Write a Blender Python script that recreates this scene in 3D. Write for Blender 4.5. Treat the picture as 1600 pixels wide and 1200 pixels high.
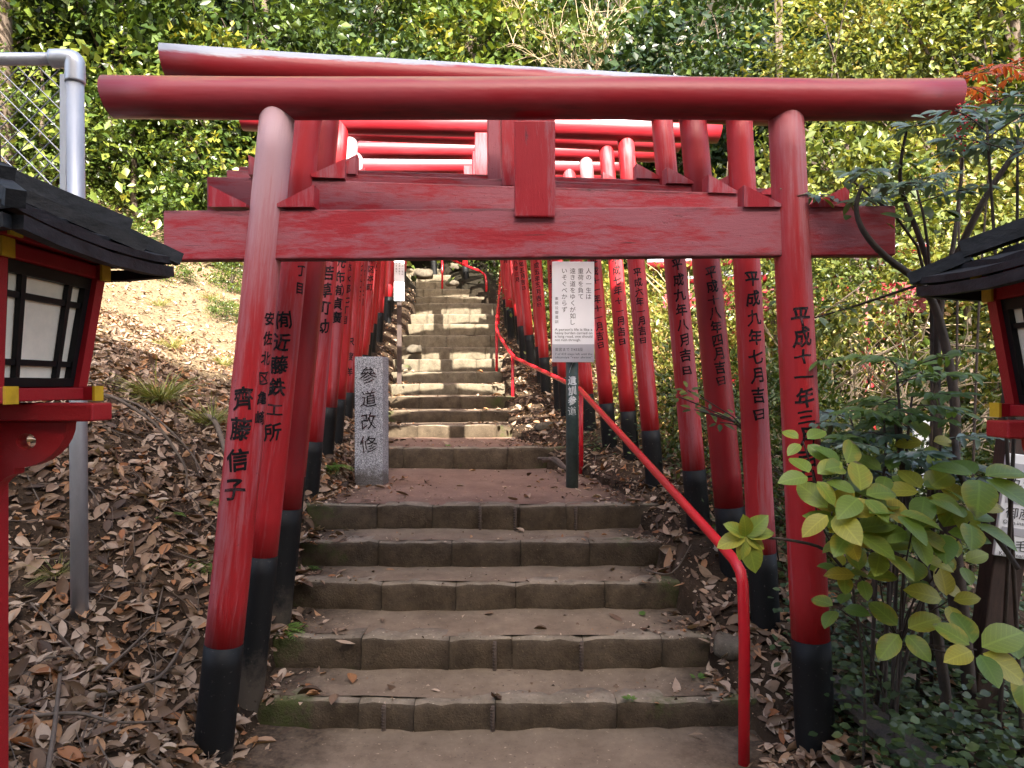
import bpy, bmesh, math, random
import numpy as np
from mathutils import Vector, Matrix, Euler

for o in list(bpy.data.objects):
    bpy.data.objects.remove(o)
scene = bpy.context.scene
COL = scene.collection
R = math.radians
random.seed(7)
RNG = np.random.default_rng(7)

# ------------------------------------------------------------------ camera, world, sun, exposure
F = 1110.0                       # focal length in pixels of the 1600 px wide photograph
CAM_Z = 1.5
cam = bpy.data.cameras.new('camera')
cam.sensor_width = 36.0
cam.lens = 36.0 * F / 1600.0
cam.clip_end = 400
cam.clip_start = 0.05
cam_ob = bpy.data.objects.new('camera', cam)
COL.objects.link(cam_ob)
cam_ob.location = (0, 0, CAM_Z)
cam_ob.rotation_euler = (R(90), 0, 0)
scene.camera = cam_ob

SUN_EL, SUN_AZ = R(39), R(9)     # azimuth measured from straight behind the camera towards the right
S = Vector((math.sin(SUN_AZ) * math.cos(SUN_EL), -math.cos(SUN_AZ) * math.cos(SUN_EL), math.sin(SUN_EL)))
world = bpy.data.worlds.new('World')
scene.world = world
world.use_nodes = True
wn = world.node_tree
sky = wn.nodes.new('ShaderNodeTexSky')
sky.sky_type = 'NISHITA'
sky.sun_disc = False
sky.sun_elevation = SUN_EL
sky.sun_rotation = math.atan2(S.x, S.y)
sky.air_density = 1.0
sky.dust_density = 5.0
sky.ozone_density = 0.4
bg = wn.nodes['Background']
wn.links.new(sky.outputs[0], bg.inputs[0])
bg.inputs[1].default_value = 0.15
sun = bpy.data.lights.new('sun', 'SUN')
sun.energy = 5.0
sun.angle = R(0.55)
sun.color = (1.0, 0.93, 0.82)
sun_ob = bpy.data.objects.new('sun', sun)
COL.objects.link(sun_ob)
sun_ob.rotation_euler = S.to_track_quat('Z', 'Y').to_euler()
sun_ob.location = (3, -10, 20)
scene.view_settings.view_transform = 'Standard'
scene.view_settings.look = 'None'
scene.view_settings.exposure = 2.35
scene.view_settings.gamma = 1.0
scene.render.engine = 'CYCLES'
scene.cycles.max_bounces = 6
scene.cycles.transparent_max_bounces = 6


def PX(px, py, Y):
    """the point at depth Y seen at pixel (px, py) of the photograph, used to read positions off it"""
    return Vector(((px - 800.0) / F * Y, Y, CAM_Z + (600.0 - py) / F * Y))


# ------------------------------------------------------------------ material helpers
class NT:
    def __init__(self, name):
        self.m = bpy.data.materials.new(name)
        self.m.use_nodes = True
        self.t = self.m.node_tree
        self.t.nodes.clear()
        self.out = self.t.nodes.new('ShaderNodeOutputMaterial')

    def n(self, kind, **kw):
        nd = self.t.nodes.new('ShaderNode' + kind)
        ins = kw.pop('ins', {})
        for k, v in kw.items():
            setattr(nd, k, v)
        for k, v in ins.items():
            self.s(nd, k, v)
        return nd

    def s(self, nd, k, v):
        sock = nd.inputs[k]
        if isinstance(v, bpy.types.NodeSocket):
            self.t.links.new(v, sock)
        elif isinstance(v, (tuple, list)) and len(v) == 3 and sock.type == 'RGBA':
            sock.default_value = (*v, 1)
        else:
            sock.default_value = v

    def coords(self, scale=(1, 1, 1), kind='Object', jitter=True):
        tc = self.n('TexCoord')
        mp = self.n('Mapping', ins={'Vector': tc.outputs[kind], 'Scale': scale})
        v = mp.outputs[0]
        if jitter:
            oi = self.n('ObjectInfo')
            m = self.n('Math', operation='MULTIPLY', ins={0: oi.outputs['Random'], 1: 57.0})
            v = self.n('VectorMath', operation='ADD', ins={0: v, 1: m.outputs[0]}).outputs[0]
        return v

    def noise(self, vec, scale=5, detail=4, rough=0.6, dist=0.0):
        return self.n('TexNoise', ins={'Vector': vec, 'Scale': scale, 'Detail': detail, 'Roughness': rough, 'Distortion': dist}).outputs[0]

    def ramp(self, fac, stops, interp='LINEAR'):
        r = self.n('ValToRGB', ins={'Fac': fac})
        r.color_ramp.interpolation = interp
        e = r.color_ramp.elements
        while len(e) < len(stops):
            e.new(0.5)
        for el, (p, c) in zip(e, stops):
            el.position = p
            el.color = (*c, 1) if len(c) == 3 else c
        return r.outputs[0]

    def val(self, fac, a, b, lo=0.0, hi=1.0):
        return self.n('MapRange', ins={0: fac, 1: a, 2: b, 3: lo, 4: hi}).outputs[0]

    def mix(self, fac, a, b, mode='MIX'):
        nd = self.n('MixRGB', blend_type=mode)
        self.s(nd, 0, fac)
        self.s(nd, 1, a)
        self.s(nd, 2, b)
        return nd.outputs[0]

    def math(self, op, a, b=0.0):
        return self.n('Math', operation=op, ins={0: a, 1: b}).outputs[0]

    def bump(self, h, strength=0.3, dist=0.01):
        return self.n('Bump', ins={'Height': h, 'Strength': strength, 'Distance': dist}).outputs[0]

    def bsdf(self, color, rough=0.6, normal=None, metal=0.0, spec=0.5):
        b = self.n('BsdfPrincipled', ins={'Base Color': color, 'Roughness': rough, 'Metallic': metal, 'Specular IOR Level': spec})
        if normal is not None:
            self.s(b, 'Normal', normal)
        self.t.links.new(b.outputs[0], self.out.inputs[0])
        return self.m


def sep(nt, vec, axis):
    return nt.n('SeparateXYZ', ins={0: vec}).outputs[axis]


def make_red(name, stretch, fade, deep=(0.33, 0.008, 0.020), pale=(0.31, 0.098, 0.118), grime=0.3, rough=0.42, edge=0.0, topfade=0.0):
    nt = NT(name)
    v = nt.coords(stretch)
    big = nt.noise(v, 1.3, 5, 0.62, 0.6)
    fine = nt.noise(v, 8.0, 8, 0.8, 0.3)
    f = nt.math('ADD', nt.math('MULTIPLY', big, 0.58), nt.math('MULTIPLY', fine, 0.42))
    fadef = nt.val(f, 0.60 - fade * 0.3, 0.70 - fade * 0.3)
    oi = nt.n('ObjectInfo')
    deepv = nt.mix(nt.math('MULTIPLY', oi.outputs['Random'], 0.6), deep, (0.30, 0.010, 0.014))
    col = nt.mix(nt.math('MULTIPLY', fadef, 0.9), deepv, pale)
    g = nt.noise(v, 2.7, 8, 0.8, 0.4)
    gf = nt.val(g, 0.66 - grime * 0.18, 0.74 - grime * 0.1)
    gf = nt.math('MULTIPLY', gf, nt.val(oi.outputs['Random'], 0.2, 0.7, 0.45, 1.0))
    col = nt.mix(nt.math('MULTIPLY', gf, 0.8), col, (0.045, 0.016, 0.016))
    spk = nt.noise(nt.coords((1, 1, 1)), 75, 3, 0.6)
    col = nt.mix(nt.math('MULTIPLY', nt.val(spk, 0.66, 0.72), nt.val(big, .45, .6, 0, .6)), col, (0.10, 0.02, 0.022))
    zz = sep(nt, nt.n('TexCoord').outputs['Object'], 2)
    if edge:
        ef = nt.val(nt.math('ADD', nt.math('MULTIPLY', nt.math('ABSOLUTE', zz), 10.0), nt.math('MULTIPLY', g, 1.1)), 1.38, 1.6, 0, 0.8)
        col = nt.mix(ef, col, (0.028, 0.014, 0.013))
        crk = nt.noise(nt.n('VectorMath', operation='MULTIPLY', ins={0: v, 1: (0.9, 7.0, 7.0)}).outputs[0], 3.0, 3, 0.5)
        col = nt.mix(nt.val(crk, 0.70, 0.74, 0, 0.85), col, (0.03, 0.012, 0.012))
    if topfade:
        tf = nt.math('MULTIPLY', nt.val(zz, 1.5, 2.5), nt.val(oi.outputs['Random'], 0.25, 0.8))
        pn = nt.val(nt.math('ADD', nt.math('MULTIPLY', tf, 0.5), f), 0.55, 0.85)
        col = nt.mix(nt.math('MULTIPLY', nt.math('MULTIPLY', pn, tf), 1.0), col, (0.50, 0.34, 0.37))
        low = nt.val(nt.math('ADD', nt.math('MULTIPLY', zz, -1.2), g), -.12, .12, 0, .55)
        col = nt.mix(low, col, (0.10, 0.02, 0.02))
    ro = nt.val(fadef, 0, 1, rough - 0.06, rough + 0.2)
    h = nt.math('ADD', nt.math('MULTIPLY', fine, 1.0), nt.math('MULTIPLY', gf, -0.6))
    return nt.bsdf(col, ro, nt.bump(h, 0.55, 0.005), spec=0.4)


M = {}
M['red_pillar'] = make_red('red_pillar_paint', (9, 9, 0.55), 0.32, deep=(0.37, 0.011, 0.016), pale=(0.36, 0.095, 0.11), grime=-0.2, rough=0.5, topfade=1.0)
M['red_beam'] = make_red('red_beam_paint', (1.1, 6, 6), 0.50, grime=0.35, rough=0.55, edge=1.0)
M['red_board'] = make_red('red_board_paint', (7, 7, 0.8), 0.40, grime=0.0, rough=0.5)
M['red_wood'] = make_red('red_lantern_paint', (4, 4, 4), -0.25, deep=(0.33, 0.009, 0.014), grime=-0.2, rough=0.5)
M['rail_red'] = make_red('red_rail_paint', (3, 3, 3), -0.6, deep=(0.55, 0.012, 0.022), grime=-0.5, rough=0.27)


def make_log(name, primer):
    nt = NT(name)
    v = nt.coords((0.7, 5, 5))
    n1 = nt.noise(v, 1.6, 6, 0.7, 0.4)
    n2 = nt.noise(v, 9, 4, 0.7)
    tc = nt.n('TexCoord')
    z = sep(nt, tc.outputs['Object'], 2)
    col = nt.mix(nt.val(n1, 0.45, 0.7, 0, 0.6), (0.30, 0.012, 0.02), (0.33, 0.06, 0.075))
    lift = nt.math('ADD', nt.math('MULTIPLY', z, 12.0), nt.math('MULTIPLY', n1, 1.4))
    if primer:       # bare wood and grey primer along the weathered crown of the log
        wf = nt.val(nt.math('ADD', lift, nt.math('MULTIPLY', n2, 0.35)), 1.16, 1.32)
        bare = nt.mix(n2, (0.30, 0.31, 0.35), (0.50, 0.50, 0.54))
        col = nt.mix(wf, col, bare)
    else:            # a mustard streak of lichen along the crown
        wf = nt.val(lift, 1.15, 1.5, 0, 0.75)
        col = nt.mix(wf, col, (0.34, 0.17, 0.06))
    und = nt.val(nt.math('ADD', nt.math('MULTIPLY', z, -9.0), n2), 0.95, 1.35, 0, 0.7)   # darker colour towards the underside of the log
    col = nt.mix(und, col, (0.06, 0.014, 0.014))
    return nt.bsdf(col, 0.42, nt.bump(n2, 0.25, 0.004), spec=0.5)


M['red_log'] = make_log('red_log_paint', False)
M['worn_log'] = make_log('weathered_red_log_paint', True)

nt = NT('black_base_paint')
v = nt.coords((1, 1, 1))
n1 = nt.noise(v, 14, 6, 0.75)
z = sep(nt, nt.n('TexCoord').outputs['Object'], 2)
dust = nt.val(nt.math('ADD', nt.math('MULTIPLY', z, -2.2), n1), 0.30, 0.62, 0.0, 0.75)
col = nt.mix(dust, (0.006, 0.0063, 0.007), (0.085, 0.068, 0.052))
spots = nt.val(nt.noise(v, 70, 3, 0.6), 0.66, 0.72, 0, 0.5)
col = nt.mix(spots, col, (0.12, 0.11, 0.10))
M['black_base'] = nt.bsdf(col, 0.6, nt.bump(n1, 0.25, 0.004), spec=0.25)


def stone_mat(name, lo, hi, moss=0.0, scale=9.0, bump=0.6, jitter=True, ends=False, dirt=False):
    nt = NT(name)
    v = nt.coords((1, 1, 1), jitter=jitter)
    n1 = nt.noise(v, scale, 9, 0.75)
    n2 = nt.noise(v, scale * 11, 3, 0.6)
    col = nt.mix(nt.val(n1, 0.3, 0.7), lo, hi)
    col = nt.mix(nt.val(n2, 0.66, 0.72, 0, 0.6), col, tuple(min(1, c * 2.2) for c in hi))
    col = nt.mix(nt.val(n2, 0.36, 0.28, 0, 0.6), col, tuple(c * 0.4 for c in lo))
    if moss:
        m = nt.noise(v, 2.6, 6, 0.7)
        if ends:
            m = nt.math('ADD', m, nt.val(nt.n('Attribute', attribute_name='tint').outputs['Fac'], 0.45, 1.0, -.10, .14))
        col = nt.mix(nt.val(m, 0.66 - moss * 0.2, 0.74 - moss * 0.15, 0, 0.8), col, (0.055, 0.07, 0.018))
    if dirt:
        at = nt.n('Attribute', attribute_name='tint').outputs['Fac']
        df = nt.val(nt.math('ADD', at, nt.math('MULTIPLY', nt.noise(v, 4.5, 6, 0.7), 0.7)), 0.95, 1.22, 0, 0.9)
        col = nt.mix(df, col, nt.mix(nt.val(n2, .4, .65), (0.022, 0.015, 0.010), (0.075, 0.05, 0.032)))
    h = nt.math('ADD', n1, nt.math('MULTIPLY', n2, 0.45))
    return nt.bsdf(col, 0.9, nt.bump(h, bump, 0.012), spec=0.2)


M['riser'] = stone_mat('stained_stone', (0.040, 0.029, 0.018), (0.112, 0.083, 0.055), moss=0.5, bump=1.0, jitter=False, ends=True)
M['riser_sunlit'] = stone_mat('sunlit_stone', (0.075, 0.062, 0.042), (0.20, 0.165, 0.115), moss=0.15, jitter=False, ends=True)  # upper steps' sunlight put into a paler stone colour
M['kerb_top'] = stone_mat('worn_stone_edge', (0.10, 0.080, 0.056), (0.30, 0.245, 0.18), moss=0.55, scale=5, jitter=False, ends=True)
M['tread'] = stone_mat('sandy_tread', (0.125, 0.090, 0.061), (0.235, 0.176, 0.122), moss=-0.3, scale=5, bump=0.45, jitter=False, dirt=True)
M['landing'] = stone_mat('reddish_tread', (0.13, 0.078, 0.055), (0.235, 0.15, 0.108), moss=-0.3, scale=4, bump=0.45, jitter=False, dirt=True)
M['rock'] = stone_mat('fieldstone', (0.055, 0.045, 0.034), (0.16, 0.135, 0.1), moss=0.2)
nt = NT('bank_soil')
v = nt.coords((1, 1, 1), jitter=False)
n1 = nt.noise(v, 3.0, 9, 0.75); n2 = nt.noise(v, 38, 4, 0.7); n3 = nt.noise(v, 1.1, 5, 0.6)
soil = nt.mix(nt.val(n1, 0.35, 0.65), (0.017, 0.011, 0.007), (0.066, 0.043, 0.026))
soil = nt.mix(nt.val(n2, 0.58, 0.70, 0, 0.7), soil, (0.15, 0.10, 0.065))
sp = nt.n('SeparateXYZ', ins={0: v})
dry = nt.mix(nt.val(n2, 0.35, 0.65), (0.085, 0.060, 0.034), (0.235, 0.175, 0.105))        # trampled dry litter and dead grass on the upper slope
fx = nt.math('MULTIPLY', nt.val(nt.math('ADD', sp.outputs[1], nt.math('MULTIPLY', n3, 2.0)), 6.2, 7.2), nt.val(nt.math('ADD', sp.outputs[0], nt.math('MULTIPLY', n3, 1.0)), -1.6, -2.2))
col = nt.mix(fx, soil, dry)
gap_shade = nt.math('MULTIPLY', nt.val(sp.outputs[1], 12.5, 14.5), nt.val(n2, 0.2, 0.5, 0.85, 1.0))   # near-black ground colour standing in for shade in the wood's gaps
col = nt.mix(gap_shade, col, (0.016, 0.013, 0.008))
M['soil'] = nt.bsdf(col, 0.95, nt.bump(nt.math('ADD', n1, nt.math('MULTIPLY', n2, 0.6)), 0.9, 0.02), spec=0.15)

nt = NT('granite')
v = nt.coords((1, 1, 1))
vor = nt.n('TexVoronoi', ins={'Vector': v, 'Scale': 210.0})
spk = nt.n('SeparateColor', ins={0: vor.outputs['Color']}).outputs[0]
col = nt.ramp(spk, [(0.0, (0.10, 0.10, 0.11)), (0.3, (0.20, 0.20, 0.215)), (0.65, (0.36, 0.36, 0.38)), (1.0, (0.56, 0.56, 0.58))])
z = sep(nt, nt.n('TexCoord').outputs['Object'], 2)
n1 = nt.noise(v, 11, 5, 0.7)
col = nt.mix(nt.val(nt.math('ADD', nt.math('MULTIPLY', z, -3.0), n1), 0.12, 0.35, 0, 0.75), col, (0.075, 0.06, 0.045))
M['granite'] = nt.bsdf(col, 0.75, nt.bump(spk, 0.15, 0.002), spec=0.3)


def plain(name, c, rough=0.6, metal=0.0, var=0.35, scale=12, bump=0.15, stretch=(1, 1, 1), spec=0.5):
    nt = NT(name)
    v = nt.coords(stretch)
    n1 = nt.noise(v, scale, 6, 0.7)
    col = nt.mix(nt.val(n1, 0.3, 0.7), tuple(x * (1 - var) for x in c), tuple(min(1, x * (1 + var)) for x in c))
    return nt.bsdf(col, rough, nt.bump(n1, bump, 0.004), metal, spec)


nt = NT('black_ink')
n1 = nt.noise(nt.coords((1, 1, 1)), 45, 5, 0.75); n2 = nt.noise(nt.coords((1, 1, 1)), 9, 3, 0.6)
wear = nt.val(nt.math('ADD', n1, nt.math('MULTIPLY', n2, 0.5)), 0.78, 0.92, 0, 0.75)
M['ink'] = nt.bsdf(nt.mix(wear, (0.008, 0.007, 0.008), (0.13, 0.045, 0.05)), 0.7, None, 0.0, 0.15)
M['print'] = plain('dark_grey_print', (0.03, 0.03, 0.034), 0.6, var=0.1, bump=0)
M['white_ink'] = plain('white_ink', (0.62, 0.65, 0.66), 0.6, var=0.15, bump=0)
M['sign_white'] = plain('white_sign_sheet', (0.86, 0.87, 0.90), 0.35, var=0.03, scale=4, bump=0)
M['sign_grey'] = plain('grey_sign_band', (0.46, 0.46, 0.50), 0.35, var=0.03, scale=4, bump=0)
M['green_post'] = plain('dark_green_paint', (0.040, 0.068, 0.064), 0.45, var=0.5, scale=9)
M['brown_post'] = plain('dark_brown_timber', (0.045, 0.026, 0.02), 0.7, var=0.5, stretch=(6, 6, 1))
M['roof_wood'] = plain('black_roof_timber', (0.013, 0.013, 0.0145), 0.6, var=0.85, scale=14, bump=0.9, stretch=(1, 1, 2), spec=0.3)
M['black_wood'] = plain('black_lattice_paint', (0.006, 0.0055, 0.006), 0.5, var=0.4, spec=0.25)
M['yellow'] = plain('yellow_cap_paint', (0.55, 0.33, 0.015), 0.5, var=0.25)
M['shoji'] = plain('lantern_paper', (0.80, 0.69, 0.54), 0.7, var=0.14, scale=7)
M['galv'] = plain('galvanised_steel', (0.42, 0.44, 0.48), 0.42, metal=0.55, var=0.2, scale=7, stretch=(1, 1, 0.3), bump=0.05)
M['wire'] = plain('grey_fence_wire', (0.36, 0.37, 0.40), 0.45, metal=0.6, var=0.15)
M['bark'] = plain('brown_bark', (0.085, 0.062, 0.045), 0.9, var=0.55, scale=9, bump=0.9, stretch=(4, 4, 1))
M['dark_bark'] = plain('dark_twig_bark', (0.050, 0.036, 0.028), 0.85, var=0.5, scale=12, bump=0.7)
M['pale_bark'] = plain('pale_bark', (0.20, 0.165, 0.125), 0.9, var=0.4, scale=8, bump=0.8, stretch=(4, 4, 1))
M['twig'] = plain('dead_twig', (0.10, 0.075, 0.055), 0.9, var=0.4, scale=12, bump=0.4)
M['straw'] = plain('straw_twig', (0.40, 0.31, 0.20), 0.9, var=0.25, scale=6, bump=0.3)
M['iron'] = plain('rusty_iron', (0.075, 0.052, 0.038), 0.8, var=0.5, scale=30, bump=0.5)
M['plaster'] = plain('cream_plaster', (0.45, 0.38, 0.29), 0.9, var=0.12)
M['roof_tile'] = plain('dark_roof_tile', (0.05, 0.05, 0.055), 0.6, var=0.4)
M['plank'] = plain('grey_plank', (0.075, 0.062, 0.05), 0.85, var=0.5, stretch=(8, 8, 1), bump=0.6)


def leaf_mat(name, stops, trans=0.4, rough=0.45, gloss=0.5, litter=False):
    nt = NT(name)
    at = nt.n('Attribute', attribute_name='tint')
    oi = nt.n('ObjectInfo')
    f = nt.math('FRACT' if litter else 'MAXIMUM', nt.math('ADD', at.outputs['Fac'], nt.math('MULTIPLY', nt.math('SUBTRACT', oi.outputs['Random'], 0.0 if litter else 0.5), 1.0 if litter else 0.34)))
    col = nt.ramp(f, stops)
    v = nt.coords((1, 1, 1))
    n1 = nt.noise(v, 60, 3, 0.6)
    col = nt.mix(nt.val(n1, 0.3, 0.7, 0.0, 0.35), col, nt.mix(1.0, col, (0.55, 0.5, 0.42), 'MULTIPLY'))
    b = nt.n('BsdfPrincipled', ins={'Base Color': col, 'Roughness': rough, 'Specular IOR Level': gloss})
    if trans > 0:
        tcol = nt.mix(1.0, col, (1.25, 1.15, 0.55), 'MULTIPLY')
        t = nt.n('BsdfTranslucent', ins={'Color': tcol})
        mx = nt.n('MixShader', ins={0: trans, 1: b.outputs[0], 2: t.outputs[0]})
        nt.t.links.new(mx.outputs[0], nt.out.inputs[0])
    else:
        nt.t.links.new(b.outputs[0], nt.out.inputs[0])
    return nt.m


M['leaf_dark'] = leaf_mat('dark_evergreen_leaf', [(0, (0.012, 0.026, 0.007)), (0.5, (0.034, 0.062, 0.013)), (0.85, (0.085, 0.125, 0.022)), (1, (0.16, 0.18, 0.03))], 0.22, 0.36)
M['leaf_mid'] = leaf_mat('mid_green_leaf', [(0, (0.030, 0.058, 0.011)), (0.45, (0.082, 0.128, 0.020)), (0.8, (0.17, 0.20, 0.032)), (1, (0.28, 0.25, 0.03))], 0.28, 0.36)
M['leaf_under'] = leaf_mat('understory_leaf', [(0, (0.030, 0.055, 0.013)), (0.45, (0.075, 0.118, 0.024)), (0.75, (0.15, 0.18, 0.035)), (0.92, (0.28, 0.23, 0.04)), (1, (0.33, 0.15, 0.04))], 0.3, 0.4)
M['leaf_light'] = leaf_mat('yellow_green_leaf', [(0, (0.055, 0.085, 0.018)), (0.4, (0.145, 0.175, 0.032)), (0.7, (0.25, 0.245, 0.05)), (0.85, (0.34, 0.25, 0.08)), (0.93, (0.38, 0.24, 0.10)), (1, (0.38, 0.14, 0.05))], 0.34, 0.42)
M['leaf_nandina'] = leaf_mat('nandina_leaf', [(0, (0.060, 0.11, 0.070)), (0.5, (0.12, 0.19, 0.12)), (0.85, (0.15, 0.215, 0.085)), (1, (0.2, 0.23, 0.06))], 0.25, 0.36, 1.0)
M['leaf_fresh'] = leaf_mat('fresh_nandina_leaf', [(0, (0.06, 0.115, 0.03)), (0.6, (0.10, 0.17, 0.035)), (1, (0.19, 0.21, 0.04))], 0.35, 0.42)
M['leaf_red'] = leaf_mat('red_autumn_leaf', [(0, (0.33, 0.04, 0.025)), (0.6, (0.45, 0.11, 0.035)), (1, (0.42, 0.22, 0.05))], 0.4, 0.45)
M['leaf_hyd'] = leaf_mat('hydrangea_leaf', [(0, (0.12, 0.21, 0.032)), (0.40, (0.24, 0.32, 0.042)), (0.6, (0.38, 0.38, 0.042)), (0.85, (0.42, 0.36, 0.035)), (1, (0.43, 0.29, 0.03))], 0.35, 0.45)
def vein_leaf():
    m = M['leaf_hyd']
    nt = NT.__new__(NT); nt.m = m; nt.t = m.node_tree
    ramp = [n for n in nt.t.nodes if n.type == 'VALTORGB'][0]
    tc = nt.n('TexCoord'); sp = nt.n('SeparateXYZ', ins={0: tc.outputs['Object']})
    ax = nt.math('ABSOLUTE', sp.outputs[0])
    mid = nt.val(ax, .012, .028, .5, 0)
    w = nt.math('FRACT', nt.math('MULTIPLY', nt.math('SUBTRACT', sp.outputs[1], nt.math('MULTIPLY', ax, .9)), 8.0))
    side = nt.val(nt.math('ABSOLUTE', nt.math('SUBTRACT', w, .5)), .05, .12, .32, 0)
    v = nt.math('MAXIMUM', mid, side)
    # yellowing that creeps in from the margin
    oi = nt.n('ObjectInfo')
    nz = nt.noise(nt.coords((1, 1, 1)), 3.2, 4, .6)
    edge = nt.val(nt.math('ADD', nt.math('MULTIPLY', ax, 1.6), nz), .72, .98, 0, .8)
    edge = nt.math('MULTIPLY', edge, nt.val(oi.outputs['Random'], .35, .7))
    links = [(l.to_node, l.to_socket) for l in ramp.outputs[0].links]
    c = nt.mix(edge, ramp.outputs[0], (0.40, 0.34, 0.035))
    tip = nt.val(nt.math('ADD', sp.outputs[1], nt.math('MULTIPLY', nz, .5)), 1.12, 1.25, 0, .8)
    c = nt.mix(nt.math('MULTIPLY', tip, nt.val(oi.outputs['Random'], .6, .7)), c, (0.10, 0.065, 0.05))
    c = nt.mix(v, c, nt.mix(1.0, c, (1.5, 1.5, 1.5), 'MULTIPLY'))
    for n_, sk in links:
        nt.t.links.new(c, sk)


vein_leaf()
M['leaf_ivy'] = leaf_mat('ivy_leaf', [(0, (0.022, 0.044, 0.012)), (0.6, (0.060, 0.098, 0.022)), (1, (0.13, 0.165, 0.035))], 0.2, 0.45)
M['fern'] = leaf_mat('fern_leaf', [(0, (0.08, 0.17, 0.03)), (1, (0.17, 0.28, 0.05))], 0.4, 0.5)
M['grass'] = leaf_mat('grass_blade', [(0, (0.13, 0.17, 0.04)), (0.5, (0.28, 0.28, 0.08)), (1, (0.45, 0.38, 0.18))], 0.35, 0.5)
M['litter'] = leaf_mat('fallen_leaf', [(0, (0.060, 0.036, 0.022)), (0.22, (0.15, 0.092, 0.057)), (0.5, (0.31, 0.215, 0.145)), (0.8, (0.47, 0.36, 0.27)), (0.93, (0.37, 0.19, 0.085)), (1, (0.28, 0.11, 0.045))], 0.12, 0.6, 0.3, litter=True)


# ------------------------------------------------------------------ object helpers
def tag(o, label=None, cat=None, group=None, kind=None):
    if label: o['label'] = label
    if cat: o['category'] = cat
    if group: o['group'] = group
    if kind: o['kind'] = kind
    return o


def empty(name, loc=(0, 0, 0), rz=0.0, parent=None):
    o = bpy.data.objects.new(name, None)
    o.empty_display_size = 0.1
    o.location = loc
    o.rotation_euler = (0, 0, rz)
    COL.objects.link(o)
    if parent: o.parent = parent
    return o


def link(name, mesh, parent=None, loc=None, rot=None, scale=None):
    o = bpy.data.objects.new(name, mesh)
    COL.objects.link(o)
    if parent: o.parent = parent
    if loc is not None: o.location = loc
    if rot is not None: o.rotation_euler = rot
    if scale is not None: o.scale = scale
    return o


def np_mesh(name, verts, faces, mat, tint=None, smooth=False):
    """verts (n,3); faces: (m,3) or (m,4) array or list of tuples"""
    me = bpy.data.meshes.new(name)
    verts = np.asarray(verts, dtype=np.float32)
    if isinstance(faces, np.ndarray):
        k = faces.shape[1]
        me.vertices.add(len(verts))
        me.vertices.foreach_set('co', verts.ravel())
        me.loops.add(faces.size)
        me.loops.foreach_set('vertex_index', faces.astype(np.int32).ravel())
        me.polygons.add(len(faces))
        me.polygons.foreach_set('loop_start', np.arange(0, faces.size, k, dtype=np.int32))
        me.update(calc_edges=True)
    else:
        me.from_pydata([tuple(map(float, v)) for v in verts], [], faces)
    if tint is not None:
        a = me.attributes.new('tint', 'FLOAT', 'POINT')
        a.data.foreach_set('value', np.asarray(tint, dtype=np.float32))
    for m in (mat if isinstance(mat, (list, tuple)) else [mat]):
        me.materials.append(m)
    if smooth:
        me.polygons.foreach_set('use_smooth', np.ones(len(me.polygons), dtype=bool))
    me.validate()
    return me


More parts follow.
